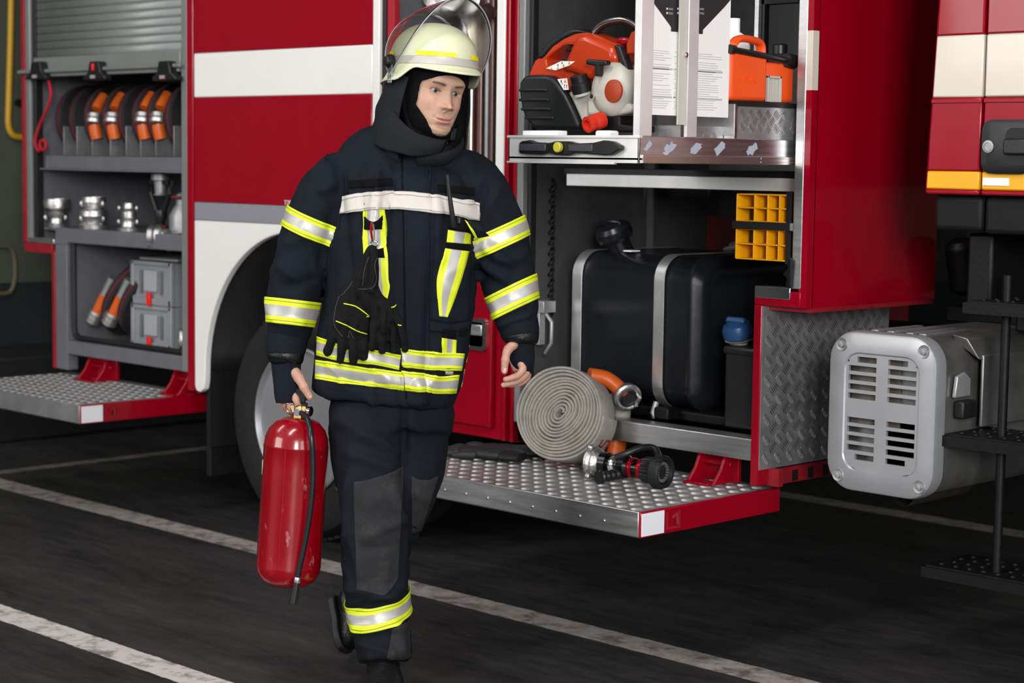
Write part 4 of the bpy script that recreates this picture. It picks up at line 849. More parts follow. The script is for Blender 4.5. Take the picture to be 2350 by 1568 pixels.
G().box((xb_+.022, .004, zm2), (xb_+.04, .018, zm1)).build('strap_buckle', alud, T, bevel=.002)

# ================================================================ on the front step
# ---- rolled canvas hose
def flat_roll():
    R = .158; c = PZ(1300, 957, .499+R*1.02); c.z = .499
    nrm = V((math.sin(YAW-.50), -math.cos(YAW-.50), .27)).normalized()   # face towards the viewer, turned a little to the left
    u = V((0, 0, 1)).cross(nrm).normalized(); v = nrm.cross(u).normalized(); c.z += R*.985+.012
    t = thing('canvas_hose_roll', (c.x, c.y, .499), 'grey canvas fire hose rolled in a large coil with orange sleeves on the front step', 'fire hose')
    wd = .105; turns = 13; n = 56; g = G(); pts = []
    for i in range(turns*n+1):
        a = 2*PI*i/n; f = i/(turns*n); r = .012+(R-.012)*f
        sq = 1+.20*(1-f)*math.cos(2*(a-.9))+.03*f*math.cos(2*a+1)+.045*(1-f*.7)*noise.noise(V((math.cos(a)*1.6, math.sin(a)*1.6, i/n*.8)))
        pts.append(c+(u*math.cos(a)+v*math.sin(a))*r*sq)
    # each turn is a flat double band: a thin closed strip swept along the spiral
    th = .0052; prof = [(-wd/2, -th*.55), (-wd/2+.004, -th), (wd/2-.004, -th), (wd/2, -th*.55), (wd/2, th*.45), (wd/2-.004, th*.86), (-wd/2+.004, th*.86), (-wd/2, th*.45)]
    rings = []
    for i, p in enumerate(pts):
        e = (p-c).normalized(); wob = .007*noise.noise(V((i*.02, 3, 0)))+.003*noise.noise(V((i*.11, 9, 0)))+.006*(i/len(pts))**6
        rings.append([p+nrm*(a+wob)+e*b for a, b in prof])
    rings_m = lambda k, i: 0
    g.ring_loft(rings, mf=rings_m); g.build('hose_coil', hosegrey, t, smooth=50)
    for k in range(3): pass
    # the tail end: two orange sleeves and a coupling
    b = c-nrm*.06
    def RP(px, py, dep): 
        d = ray(px, py); return CAM+d*(((c+NC*dep)-CAM).dot(NC)/d.dot(NC))
    path = [V(q) for q in spline([tuple(RP(1352, 862, -.02)), tuple(RP(1392, 870, -.03)), tuple(RP(1425, 896, -.02)), tuple(RP(1440, 912, 0))], 5)]
    g = G().tube(path, [.030]*len(path), 18, up=(0, 0, 1), flat=.85); g.build('upper_sleeve', orangeh, t)
    d = (V((path[-1]))-V(path[-3])).normalized(); d = (d*.5+NC*.75+V((.25, 0, -.1))).normalized()
    cp = G().lathe([(.030, -.035), (.034, -.03), (.043, -.02), (.047, -.004), (.047, .006), (.040, .012), (.038, .004), (.027, .004), (.025, .0), (.020, -.01), (.0, -.012)], path[-1]+d*.0, d, 32).build('hose_coupling', castal, t)
    G().lathe([(.029, .0), (.031, .006), (.026, .009), (.02, .004)], path[-1]+d*.004, d, 28).build('seal_ring', rubber, cp)
    e = RP(1468, 914, .01); G().tube([V(q) for q in spline([tuple(path[-1]+V((.02, .02, -.03))), tuple(e+V((-.012, 0, -.012))), tuple(e), tuple(e+V((-.01, 0, .014)))], 4)], .007, 8).build('coupling_claw', castal, cp)
    path = [V(q) for q in spline([tuple(RP(1408, 900, -.10)), tuple(RP(1428, 940, -.09)), tuple(RP(1422, 975, -.08)), tuple(RP(1418, 985, -.08))], 5)]
    G().tube(path, .034, 16, flat=.8).build('hose_tail', hosegrey, t)
    path = [V(q) for q in spline([tuple(RP(1419, 972, -.078)), tuple(RP(1418, 1005, -.075)), tuple(RP(1412, 1045, -.07))], 5)]
    g = G().tube(path, [.035+.0012*math.sin(k*2.2) for k in range(len(path))], 18, flat=.8); g.build('lower_sleeve', orangeh, t)
    # red print on the outside of the outermost turn
    def on_rim(a, w): return c+(u*math.cos(a)+v*math.sin(a))*(R*1.0+.0105)+nrm*w
    def stamp(ch, a0, w0, sc, name='hose_print'):
        strokes = {'5': [((1, 2), (0, 2)), ((0, 2), (0, 1.1)), ((0, 1.1), (1, 1)), ((1, 1), (1, 0)), ((1, 0), (0, 0))], '-': [((0, 1), (1, 1))], '7': [((0, 2), (1, 2)), ((1, 2), (.4, 0))], '3': [((0, 2), (1, 2)), ((1, 2), (1, 0)), ((1, 0), (0, 0)), ((.3, 1), (1, 1))], '1': [((.3, 1.6), (.7, 2)), ((.7, 2), (.7, 0))], '0': [((0, 0), (0, 2)), ((0, 2), (1, 2)), ((1, 2), (1, 0)), ((1, 0), (0, 0))]}[ch]
        g = G()
        for (xa, ya), (xb, yb) in strokes:
            n2 = 5; dx, dy = xb-xa, yb-ya; L2 = math.hypot(dx, dy); px_, py_ = -dy/L2*.13, dx/L2*.13
            rows = []
            for s in (-1, 1): rows.append([on_rim(a0+(ya+dy*k/n2+py_*s)*sc*6.2/1.0*-1*0+(xa+dx*k/n2+px_*s)*sc*6.2, w0+(ya+dy*k/n2+py_*s)*sc) for k in range(-0, n2+1)])
            g.grid(rows)
        g.build(name, hosered, t, solid=.0012)
    # rim angle: 0 = right (u), -90 deg = bottom
    for ch, deg, w0 in (('7', -112, -.03), ('3', -98, -.03), ('1', -84, -.03), ('-', -46, -.032), ('5', -34, -.035)): stamp(ch, math.radians(deg), w0, .026)
    return t
flat_roll()
# ---- branch nozzle lying on the step
def NP(px, py, z): return PZ(px, py, z)
a = NP(1350, 1075, .55); b = NP(1512, 1088, .545)
a = NP(1362, 1060, .552); d = (RC*.80+NC*.60-ZZ*.02).normalized(); Lb = .27; b = a+d*Lb
t = thing('hose_nozzle', ((a.x+b.x)/2, (a.y+b.y)/2, .499), 'black hand nozzle with pistol grip, red rings and silver coupling lying on the front step', 'nozzle')
G().lathe([(.030, .010), (.042, .0), (.050, .006), (.050, .016), (.044, .022), (.046, .030), (.036, .042), (.032, .045)], a-d*.012, d, 32).build('nozzle_coupling', castal, t)
for ang in (1.2, 3.3, 5.4):
    o_ = d.orthogonal().normalized(); o2 = d.cross(o_); q = a+d*.0+(o_*math.cos(ang)+o2*math.sin(ang))*.052; G().ball(q, .011, 10).build('coupling_lug', castal, t)
G().lathe([(.030, .03), (.036, .035), (.036, .06), (.026, .065), (.026, .10), (.034, .108), (.036, .13), (.030, .14)], a, d, 28).build('nozzle_body', mat('black_anodised', '0c0c0e', .2, .3), t)
G().lathe([(.0265, .068), (.0275, .072), (.0275, .09), (.0265, .094)], a, d, 28).build('chrome_band', chrome, t)
for s0 in (.142, .176): G().lathe([(.031, s0), (.032, s0+.002), (.032, s0+.012), (.031, s0+.014)], a, d, 28).build('red_ring', mat('red_anodised', 'b50f22', .25, .7), t)
G().lathe([(.029, .14), (.029, .20)], a, d, 24).build('nozzle_neck', MATS['black_anodised'], t)
g = G(); hp = []
prof = [(.036, .192), (.040, .196), (.042, .225), (.046, .232)]
g.ring_loft([[a+d*tt+(o_*math.cos(2*PI*i/60)+o2*math.sin(2*PI*i/60))*(r*(1.0 if i % 3 else .93)) for i in range(60)] for r, tt in prof]); g.build('pattern_sleeve', bplast, t)
G().lathe([(.046, .23), (.052, .236), (.053, .262), (.049, .27), (.040, .268), (.034, .250), (.030, .240), (.024, .240), (.022, .256), (.0, .256)], a, d, 36).build('bumper', rubber, t)
g = G()
for k in range(20):
    an = 2*PI*k/20; q = a+d*.253+(o_*math.cos(an)+o2*math.sin(an))*.0285; g.obox(q, o_*.0025, o2*.0025, d*.008)
g.lathe([(.032, .245), (.032, .250), (.025, .250)], a, d, 24); g.build('spray_teeth', alud, t)
h0 = a+d*.118+V((0, 0, -.02)); h1 = h0-RC*.085+NC*.062-ZZ*.006
path = [h0+(h1-h0)*(k/16) for k in range(17)]
G().tube(path, [.014+(.0035 if (k % 3) else 0)+(.004 if k > 13 else 0) for k in range(17)], 14).build('pistol_grip', bplast, t)
P = [NP(1412, 1050, .585), NP(1440, 1040, .60), NP(1470, 1028, .615), NP(1500, 1028, .612), NP(1512, 1048, .59), NP(1510, 1068, .575)]
G().tube([V(q) for q in spline([tuple(p) for p in P], 5)], .010, 12).build('bale_handle', bplast, t)
# ---- a pair of dark work gloves left on the step
def flat_glove(px, py, ang, label):
    o = PZ(px, py, .5); t = thing('work_glove', (o.x, o.y, .499), label, 'glove', 'dark gloves lying on the front step')
    e = V((math.cos(ang), math.sin(ang), 0)); f = V((-math.sin(ang), math.cos(ang), 0))
    g = G().tube([o+e*x+V((0, 0, .022)) for x in (-.13, -.11, -.05, 0, .04, .05)], [.03, .046, .044, .048, .042, .02], 14, up=(0, 0, 1), flat=.42)
    for k in range(4):
        w = -.034+.0225*k; L2 = (.075, .09, .085, .065)[k]
        g.tube([o+e*(.03+L2*s)+f*w*(1+.25*s)+V((0, 0, .022+.006*math.sin(s*3+k))) for s in (0, .3, .6, .9, 1.0)], [.012, .0125, .012, .010, .004], 10)
    g.tube([o+e*(-.03)+f*.04+V((0, 0, .02)), o+e*(.0)+f*.065+V((0, 0, .02)), o+e*.035+f*.075+V((0, 0, .018))], [.014, .013, .007], 10)
    g.build('glove_hand', mat('grey_black_leather', '1d1e22', .6, nz=.3, nscale=20, bump=.3, bscale=100), t, smooth=60)
    G().tube([o+e*x+V((0, 0, .021)) for x in (-.19, -.185, -.125, -.12)], [.035, .042, .047, .042], 14, up=(0, 0, 1), flat=.4).build('glove_cuff', rubber, t)
flat_glove(1130, 1046, math.radians(212), 'dark work glove lying behind, nearer the hose roll, on the front step')
flat_glove(1085, 1052, math.radians(196), 'dark work glove lying at the far left of the front step')
# ================================================================ the firefighter
MAN = thing('person', (BASE.x, BASE.y, 0), 'firefighter in dark turnout gear and cream helmet walking with a red extinguisher', 'person')
SM = 820.0
def loft_rings(path, n=28, sub=5, e=2.0):
    """path: (px, py, depth, half width px, half depth m); rings square to the path"""
    P = spline(path, sub); C = [PM(p[0], p[1], p[2]) for p in P]; rings = []
    for k, p in enumerate(P):
        t = (C[min(k+1, len(C)-1)]-C[max(k-1, 0)]).normalized()
        d = (NC-t*NC.dot(t)).normalized(); l = t.cross(d); r = p[3]/SM
        ring = []
        for i in range(n):
            a = 2*PI*i/n; c_, s_ = math.cos(a), math.sin(a)
            ring.append(C[k]+l*(r*math.copysign(abs(c_)**(2/e), c_))+d*(p[4]*math.copysign(abs(s_)**(2/e), s_)))
        rings.append(ring)
    return rings
def remeshed(g, voxel, smooth_it=6, fac=.6):
    me = bpy.data.meshes.new('tmp'); me.from_pydata(g.v, [], g.f)
    bm = bmesh.new(); bm.from_mesh(me); bmesh.ops.recalc_face_normals(bm, faces=bm.faces); bm.to_mesh(me); bm.free()
    o = bpy.data.objects.new('tmp', me); SC.collection.objects.link(o)
    md = o.modifiers.new('r', 'REMESH'); md.mode = 'VOXEL'; md.voxel_size = voxel; md.adaptivity = 0
    md = o.modifiers.new('s', 'SMOOTH'); md.factor = fac; md.iterations = smooth_it
    bpy.context.view_layer.update(); dg = bpy.context.evaluated_depsgraph_get()
    m2 = bpy.data.meshes.new_from_object(o.evaluated_get(dg)); bpy.data.objects.remove(o)
    return m2
def add_islands(name, parts):
    """voxel-remesh each island separately and union them: islands given as one soup"""
    pass
def fin(me, name, mats, parent, fn=None, smooth=180):
    me.name = name
    if fn:
        co = [v.co.copy() for v in me.vertices]; no = [v.normal.copy() for v in me.vertices]
        for v, c, n in zip(me.vertices, co, no): v.co = fn(c, n)
    me.update(); w = [v.co.copy() for v in me.vertices]; fs = [tuple(p.vertices) for p in me.polygons]
    bvh = BVHTree.FromPolygons(w, fs)
    off = wloc(parent)
    for v in me.vertices: v.co -= off
    me.materials.clear()
    for m in (mats if isinstance(mats, (list, tuple)) else [mats]): me.materials.append(m)
    me.shade_smooth()
    o = bpy.data.objects.new(name, me); SC.collection.objects.link(o); o.parent = parent
    return o, bvh
def pxof(p):
    v = p-CAM; z = v.dot(FW); return 1175+F*v.dot(RT)/z, 784-F*v.dot(UP)/z
def creases(lines):
    """cloth folds: (x0, y0, x1, y1, half width px, height m) ridges, given on the garment front"""
    def f(p, n):
        x, y = pxof(p); s = 0
        face = max(0, n.dot(NC)+.25)
        for x0, y0, x1, y1, w, h in lines:
            dx, dy = x1-x0, y1-y0; L2 = dx*dx+dy*dy; t = ((x-x0)*dx+(y-y0)*dy)/L2
            if -.2 < t < 1.2:
                d = abs((x-x0)*dy-(y-y0)*dx)/math.sqrt(L2); e = min(1, max(0, (t+.2)/.25), max(0, (1.2-t)/.25)) if not 0 <= t <= 1 else 1
                s += h*math.exp(-(d/w)**2)*e
        return 2.3*s*min(1, face)
    return f
def drape(name, top, bot, bvh, mats, parent, rows=None, nu=40, nv=10, lift=.003, thick=.0015, mf=None, sx=6):
    """a cloth strip sewn on a garment: laid on its surface between two outlines"""
    T_ = [V((*p, 0)) for p in spline(top, sx)]; B_ = [V((*p, 0)) for p in spline(bot, sx)]
    def samp(L, t): f = t*(len(L)-1); i = min(int(f), len(L)-2); return L[i].lerp(L[i+1], f-i)
    def pt(u, v):
        q = samp(T_, u).lerp(samp(B_, u), v)
        d = ray(q.x, q.y).normalized(); loc, nor, idx, dist = bvh.ray_cast(CAM, d)
        if loc is None:
            loc, nor, idx, dist = bvh.find_nearest(CAM+d*5.3)
        if nor.dot(d) > 0: nor = -nor
        return loc+nor*lift
    vs = [0]
    rows = rows or [(1, 0)]
    vv = [0.0]; mm = []
    for frac, mi in rows:
        k = max(1, int(round(nv*frac)))
        for j in range(k): vv.append(vv[-1]+frac/k); mm.append(mi)
    P = [[pt(i/nu, v) for i in range(nu+1)] for v in vv]
    g = G().grid(P, mf=lambda i, j: mm[i]); o = g.build(name, mats, parent, smooth=60, recalc=False)
    md = o.modifiers.new('s', 'SOLIDIFY'); md.thickness = thick; md.offset = 1
    return o
TAPE = [(.10, 0), (.03, 2), (.15, 0), (.44, 1), (.15, 0), (.03, 2), (.10, 0)]
TM = [tyel, tsil, stitch]
def band(name, c0, ax, width, bvh, parent, rmax=.12, rows=TAPE, mats=TM, n=88, nv=16, lift=.006, ref=None, a0=0, a1=2*PI):
    """a tape sewn right round a sleeve, leg or hem"""
    ax = ax.normalized(); u = (NC-ax*NC.dot(ax)).normalized(); w = ax.cross(u); P = []; vv = [0.0]; mm = []
    for frac, mi in rows:
        k = max(1, int(round(nv*frac)))
        for j in range(k): vv.append(vv[-1]+frac/k); mm.append(mi)
    for v in vv:
        c = c0+ax*((v-.5)*width); row = []
        for i in range(n):
            a = a0+(a1-a0)*i/(n if a1-a0 > 6.28 else n-1); d = u*math.cos(a)+w*math.sin(a)
            loc, nor, idx, dist = bvh.ray_cast(c, d, rmax)
            if loc is None: loc = c+d*rmax*.9
            row.append(loc+d*lift)
        P.append(row)
    full = a1-a0 > 6.28
    # smooth the rows a little
    for _ in range(2):
        for r in P:
            q = [x.copy() for x in r]
            for i in range(n):
                if full or 0 < i < n-1: r[i] = q[i]*.5+(q[i-1]+q[(i+1) % n])*.25
    g = G().grid(P, mf=lambda i, j: mm[i], closeu=full); o = g.build(name, mats, parent, smooth=60, recalc=False)
    md = o.modifiers.new('s', 'SOLIDIFY'); md.thickness = .002; md.offset = 0
    return o

# ---- body under the clothes, with the head and hands
HP = PM(992, 205, .0)       # middle of the head at eye height
def frame(yaw, roll, pitch):
    f = NC*math.cos(yaw)+RC*math.sin(yaw); r = -(NC*math.sin(yaw))+RC*math.cos(yaw); u = V((0, 0, 1))
    # pitch about r, then roll in the picture plane
    f2 = f*math.cos(pitch)-u*math.sin(pitch); u2 = f*math.sin(pitch)+u*math.cos(pitch)
    q = mathutils.Quaternion(NC, -roll)
    return q @ f2, q @ r, q @ u2
HF, HR, HU = frame(math.radians(33), math.radians(9), math.radians(3))
HS = 1.05
def H(x, y, z): return HP+(HR*x+HF*y+HU*z)*HS
def itp(T_, z):
    if z <= T_[0][0]: return T_[0][1]
    for (a, b), (c, d) in zip(T_, T_[1:]):
        if z <= c: t = (z-a)/(c-a); t = t*t*(3-2*t)*.5+t*.5; return b+(d-b)*t
    return T_[-1][1]
WID = [(-.125, .030), (-.115, .041), (-.10, .052), (-.08, .061), (-.055, .068), (-.03, .0735), (0, .075), (.03, .077), (.06, .075), (.09, .060), (.105, .045), (.115, .02), (.118, .002)]
FRO = [(-.125, .060), (-.118, .076), (-.108, .088), (-.098, .091), (-.088, .088), (-.07, .091), (-.05, .090), (-.03, .086), (0, .083), (.015, .087), (.025, .092), (.05, .090), (.075, .080), (.095, .058), (.11, .03), (.118, .002)]
BAC = [(-.125, -.03), (-.10, -.055), (-.06, -.080), (0, -.098), (.05, -.098), (.09, -.07), (.11, -.035), (.118, -.002)]
def ga(x, s): return math.exp(-(x/s)**2)
def head_pt(a, z, off=0):
    """a: angle from straight ahead, z: height from the eyes"""
    s, c = math.sin(a), math.cos(a); w = itp(WID, z)+off; e = 2.35 if c > 0 else 2.0
    x = w*math.copysign(abs(s)**(2/e), s); fy = itp(FRO, z) if c > 0 else -itp(BAC, z)
    y = (fy+off)*math.copysign(abs(c)**(2/e), c)
    return x, y
def feat(x, z):
    ax_ = abs(x); d = 0
    d -= .0125*ga(ax_-.030, .015)*ga(z-.001, .0105)                 # eye socket
    d += .0035*ga(ax_-.028, .018)*ga(z-.020, .007)                  # brow ridge
    d += .003*ga(ax_-.030, .012)*ga(z-.0085, .0035)                 # upper lid fold
    d += .002*ga(ax_-.030, .012)*ga(z+.010, .004)                   # lower lid
    d += .004*ga(ax_-.044, .018)*ga(z+.030, .016)                   # cheekbone
    d -= .003*ga(ax_-.046, .014)*ga(z+.062, .018)
    t = min(1, max(0, (.012-z)/.048))                                # nose
    amp = (.007+.0175*t**1.25) if z > -.036 else .0245*ga(z+.036, .0105)
    d += amp*ga(x, .0095+.0055*t)*(1 if z < .012 else ga(z-.012, .012))
    d += .004*ga(x, .007)*ga(z+.033, .008)
    d += .0105*ga(ax_-.0145, .0062)*ga(z+.036, .0065)                # wings
    d -= .005*ga(ax_-.008, .004)*ga(z+.0455, .003)                   # nostrils
    d -= .0025*ga(x, .004)*ga(z+.055, .006)                          # philtrum
    m = x*x*4.0                                                      # mouth curves up at its corners
    zl = z-m*.9
    wl = max(0, 1-(ax_/.0245)**2.2)
    d += .0055*wl*ga(zl+.0665, .0042); d -= .0040*ga(ax_, .024)*ga(zl+.0715, .0017)*(1 if ax_ < .03 else 0); d += .0068*wl*ga(zl+.0775, .0048)
    d -= .002*ga(ax_-.028, .004)*ga(zl+.070, .005)                   # mouth corners
    d -= .004*ga(x, .02)*ga(z+.0885, .006); d += .004*ga(x, .016)*ga(z+.105, .010)
    d += .003*ga(ax_-.038, .012)*ga(z+.060, .02)*0
    return d
EX, EZ = .0310, .0005
def eye_open(x, z):
    """negative inside the eye opening"""
    ax_ = abs(x)-EX; lim = .0148
    if abs(ax_) > lim: return 1
    t = ax_/lim; up = .0036*(1-t*t)**.75; lo = -.0030*(1-t*t)**.75; zz = z-EZ-.0010*t
    return -1 if lo < zz < up else 1
def shade(x, y, z):
    base = V((.50, .305, .215)); front = y > 0
    if not front: return base
    ax_ = abs(x); col = base.copy()
    col = col.lerp(V((.54, .25, .18)), .45*ga(ax_-.042, .02)*ga(z+.032, .018)+.5*ga(x, .017)*ga(z+.032, .012))
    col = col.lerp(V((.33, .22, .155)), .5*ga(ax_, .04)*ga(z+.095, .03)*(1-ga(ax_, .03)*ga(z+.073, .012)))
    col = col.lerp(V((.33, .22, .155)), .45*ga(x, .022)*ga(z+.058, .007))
    m = x*x*4.0*.9; zl = z-m; wl = 1-(ax_/.024)**2
    if wl > 0:
        k = max(ga((zl+.0665)/max(wl, .15)**.4, .0040), ga((zl+.0775)/max(wl, .15)**.2*1.0, .0052)) if -.086 < zl < -.061 else 0
        if ax_ < .024: col = col.lerp(V((.50, .20, .185)), min(1, .85*k*min(1, wl*2.5)))
        col = col.lerp(V((.20, .07, .06)), .9*ga(zl+.0715, .0015)*min(1, wl*3))
    # brows
    t = (ax_-.012)/.036
    if 0 < t < 1:
        zb_ = .0165+.0058*math.sin(t*PI*.62)-.0015*t; wb = .0052*(1-.55*t)*(min(1, t*5))
        col = col.lerp(V((.085, .05, .032)), .95*ga(z-zb_, max(wb, .001)))
    col = col.lerp(V((.42, .22, .17)), .55*ga(ax_-EX, .019)*ga(z-.0015, .0095))  # shade around the eyes put into the skin colour
    col = col.lerp(V((.10, .055, .04)), .85*(1 if abs(ax_-EX) < .0155 else 0)*ga(z-EZ-.0010*(ax_-EX)/.0148-.0039*max(0, 1-((ax_-EX)/.0155)**2)**.75, .0014))
    return col
def make_head(parent):
    NA, NZ = 190, 200; zs_ = [-.125+.243*(i/(NZ-1)) for i in range(NZ)]
    # finer columns at the front
    an = []
    for j in range(NA): t = -1+2*j/NA; an.append(PI*(t*.42+t**3*.58) if True else 0)
    Pt = []; cols = []
    for z in zs_:
        row = []
        for a in an:
            x, y = head_pt(a, z)
            if math.cos(a) > 0:
                y += feat(x, z)*min(1, math.cos(a)*2.5)
                if abs(abs(x)-EX) < .017 and eye_open(x, z) < 0: y -= .010
            row.append(H(x, y, z)); c = shade(x, y, z); cols.append((c.x, c.y, c.z, 1))
        Pt.append(row)
    g = G().grid(Pt, closeu=True); return g, cols
gh, hcols = make_head(MAN)
# hands: palm and five fingers each, grown together by remeshing
def finger(g, pts, r0, r1, n=12):
    P = [V(q) for q in spline([tuple(p) for p in pts], 5)]; K = len(P); rr = [r0+(r1-r0)*k/(K-1) for k in range(K)]
    for i in (int(K*.30), int(K*.62)): rr[min(i, K-1)] *= 1.12
    for i in (int(K*.45), int(K*.80)): rr[min(i, K-1)] *= .95
    g.tube(P, rr, n); g.ball(P[-1], r1*.99, 12); g.ball(P[0], r0*1.02, 12)
def PH(l): return [PM(*p) for p in l]
gR = G()   # the free hand at the right of the picture, seen from its thumb side
D = .02
gR.ring_loft(loft_rings([(1194, 770, D-.01, 22, .024), (1196, 800, D-.005, 25, .024), (1196, 830, D, 27, .022), (1197, 852, D+.002, 20, .018)], 18, 4))
finger(gR, PH([(1178, 792, D+.030), (1164, 806, D+.040), (1159, 832, D+.046), (1157.5, 852, D+.046)]), .0142, .0098)
for i, (pts, r0, r1) in enumerate((
    ([(1196, 836, D+.022), (1200, 848, D+.024), (1188, 862, D+.034), (1172, 868, D+.044), (1160, 871, D+.048)], .0118, .0080),
    ([(1204, 840, D+.006), (1208, 856, D+.008), (1196, 871, D+.018), (1176, 879, D+.030), (1155, 884, D+.036)], .0118, .0080),
    ([(1209, 846, D-.010), (1211, 862, D-.012), (1200, 876, D-.004), (1184, 882, D+.008), (1168, 884, D+.014)], .0110, .0076),
    ([(1211, 850, D-.026), (1212, 864, D-.028), (1204, 876, D-.022), (1192, 881, D-.012), (1180, 882, D-.006)], .0098, .0068))):
    finger(gR, PH(pts), r0, r1)
gL = G()   # the hand gripping the extinguisher valve
D2 = .05
gL.ring_loft(loft_rings([(658, 826, D2-.005, 22, .026), (660, 860, D2, 25, .025), (662, 890, D2+.002, 26, .023), (664, 915, D2+.004, 22, .020)], 18, 4))
finger(gL, PH([(678, 856, D2+.018), (688, 872, D2+.030), (700, 893, D2+.034), (711, 911, D2+.034)]), .0158, .0105)
for pts, r0, r1 in (
    ([(676, 905, D2+.016), (680, 920, D2+.030), (685, 934, D2+.022), (684, 940, D2-.002)], .0105, .008),
    ([(666, 912, D2+.012), (664, 930, D2+.020), (672, 944, D2+.014), (682, 945, D2-.004)], .0108, .008),
    ([(658, 912, D2-.002), (656, 930, D2+.002), (664, 945, D2-.004), (676, 947, D2-.018)], .0105, .008),
    ([(652, 908, D2-.016), (650, 925, D2-.018), (656, 938, D2-.022), (668, 942, D2-.032)], .0095, .007)):
    finger(gL, PH(pts), r0, r1)
meR = remeshed(gR, .0028, 2, .5); meL = remeshed(gL, .0028, 2, .5)
gb = G()
def addme(me): gb.add([v.co.copy() for v in me.vertices], [tuple(p.vertices) for p in me.polygons])
gb.v = list(gh.v); gb.f = list(gh.f); gb.m = [0]*len(gb.f); nhead = len(gb.v)
tor = G()
tor.ring_loft(loft_rings([(990, 300, -.03, 48, .06), (975, 350, -.04, 52, .065), (950, 400, -.03, 150, .10), (935, 520, -.02, 140, .115), (920, 700, -.02, 115, .105), (900, 900, -.02, 125, .11), (895, 960, -.02, 120, .11)]))
for L_2 in ([(780, 420, -.01, 42, .055), (715, 540, 0, 36, .05), (682, 640, .01, 34, .045), (668, 730, .03, 28, .04), (658, 840, .045, 20, .026)], [(1100, 430, -.02, 42, .055), (1145, 540, -.03, 36, .05), (1160, 620, -.02, 34, .045), (1180, 700, 0, 28, .04), (1196, 800, D, 20, .024)],
            [(850, 930, -.01, 48, .07), (858, 1140, .06, 36, .05), (866, 1350, .07, 32, .045), (878, 1530, .09, 26, .04)], [(950, 930, -.04, 45, .06), (930, 1100, -.03, 36, .05), (890, 1250, -.11, 28, .04), (830, 1380, -.25, 24, .035)]):
    tor.ring_loft(loft_rings(L_2))
mt = remeshed(tor, .012, 4); addme(mt); addme(meR); addme(meL)
body = gb.build('body', skin, MAN, smooth=0, recalc=False); body.data.shade_smooth(); tag(body, 'fair skinned face and bare hands')
ca = body.data.color_attributes.new('Col', 'FLOAT_COLOR', 'POINT')
for i in range(len(body.data.vertices)):
    if i < nhead: ca.data[i].color = hcols[i]
    else:
        n = noise.noise(body.data.vertices[i].co*45); ca.data[i].color = (.47+.07*n, .255+.03*n, .185+.025*n, 1)
# nails
def nail(p, t, n_, s=.0062, name='thumb_nail'):
    t = t.normalized(); n_ = (n_-t*n_.dot(t)).normalized(); w = t.cross(n_)
    P = [[p+t*(s*1.15*b)+w*(s*a)+n_*(.0105-.0028*a*a) for a in (-1, -.5, 0, .5, 1)] for b in (-1, -.5, 0, .5, 1)]
    G().grid(P).build(name, mat('nail', 'd9a596', .3, coat=.3), body, solid=.0008, smooth=80)
nail(PM(1157.5, 850, D+.0455), PM(1157, 860, D)-PM(1159, 836, D), NC*.9+RC*.15, .0062)
nail(PM(709, 908, D2+.0335), PM(711, 911, D2)-PM(698, 889, D2), NC*.9+RC*.25+ZZ*.3, .0066)
# eyes
for s in (-1, 1):
    c = H(s*EX, .0605, EZ-.0002); look = (HF*.99-HR*.05+HU*.0).normalized(); R_e = .0128*HS
    e_ = G().ball(c, R_e, 24).build('eye', eyew, MAN, smooth=180)
    G().lathe([(.0061*HS, R_e*.885), (.0058*HS, R_e*.925), (.003*HS, R_e*.985), (.0, R_e*.995)], c, look, 20).build('iris', iris, e_, smooth=180)
    G().lathe([(.0028*HS, R_e*.99), (.001, R_e*1.005), (0, R_e*1.006)], c, look, 16).build('pupil', pupil, e_, smooth=180)

# ---- black hood around the face
def hood():
    NA, NZ = 220, 150; P = []; keep = []
    for i in range(NZ):
        z = -.135+.253*i/(NZ-1); row = []
        for j in range(NA):
            t = -1+2*j/NA; a = PI*(t*.5+t**3*.5); x, y = head_pt(a, z, .006+.003*noise.noise(V((a*3, z*30, 0)))); row.append(H(x, y+(-.004 if math.cos(a) > 0 else 0), z))
        P.append(row)
    g = G(); fs = []
    def inside(x, y, z):
        if y < .030: return False
        zt_ = .055-.6*x*x*10*.5
        if z > .045-x*x*6: return False
        if z > -.045: lim = .068
        else: lim = .068-(-.045-z)*.72
        return abs(x) < lim and z > -.113+x*x*8
    vs = []; ok = []
    for i in range(NZ):
        for j in range(NA): vs.append(P[i][j])
    for i in range(NZ-1):
        for j in range(NA):
            j2 = (j+1) % NA; p = (P[i][j]+P[i+1][j2])/2-HP; x, y, z = p.dot(HR)/HS, p.dot(HF)/HS, p.dot(HU)/HS
            if not inside(x, y, z): fs.append((i*NA+j, i*NA+j2, (i+1)*NA+j2, (i+1)*NA+j))
    g.add(vs, fs); o = g.build('hood', velcro, MAN, smooth=0, recalc=False); o.data.shade_smooth()
    md = o.modifiers.new('sm', 'SMOOTH'); md.factor = .5; md.iterations = 14
    md = o.modifiers.new('s', 'SOLIDIFY'); md.thickness = .004; md.offset = 0
    return o
hood()
# neck of the hood
g = G(); g.ring_loft([[H(0, 0, 0)+(HR*math.cos(a)*rx+HF*(math.sin(a)*ry+yo)+HU*z) for a in [2*PI*i/36 for i in range(36)]] for rx, ry, yo, z in ((.066, .080, -.005, -.07), (.062, .084, .0, -.10), (.066, .080, -.006, -.125), (.075, .080, -.015, -.16), (.09, .09, -.02, -.20))], cap=False); g.build('hood_neck', velcro, MAN, smooth=180, solid=.003)

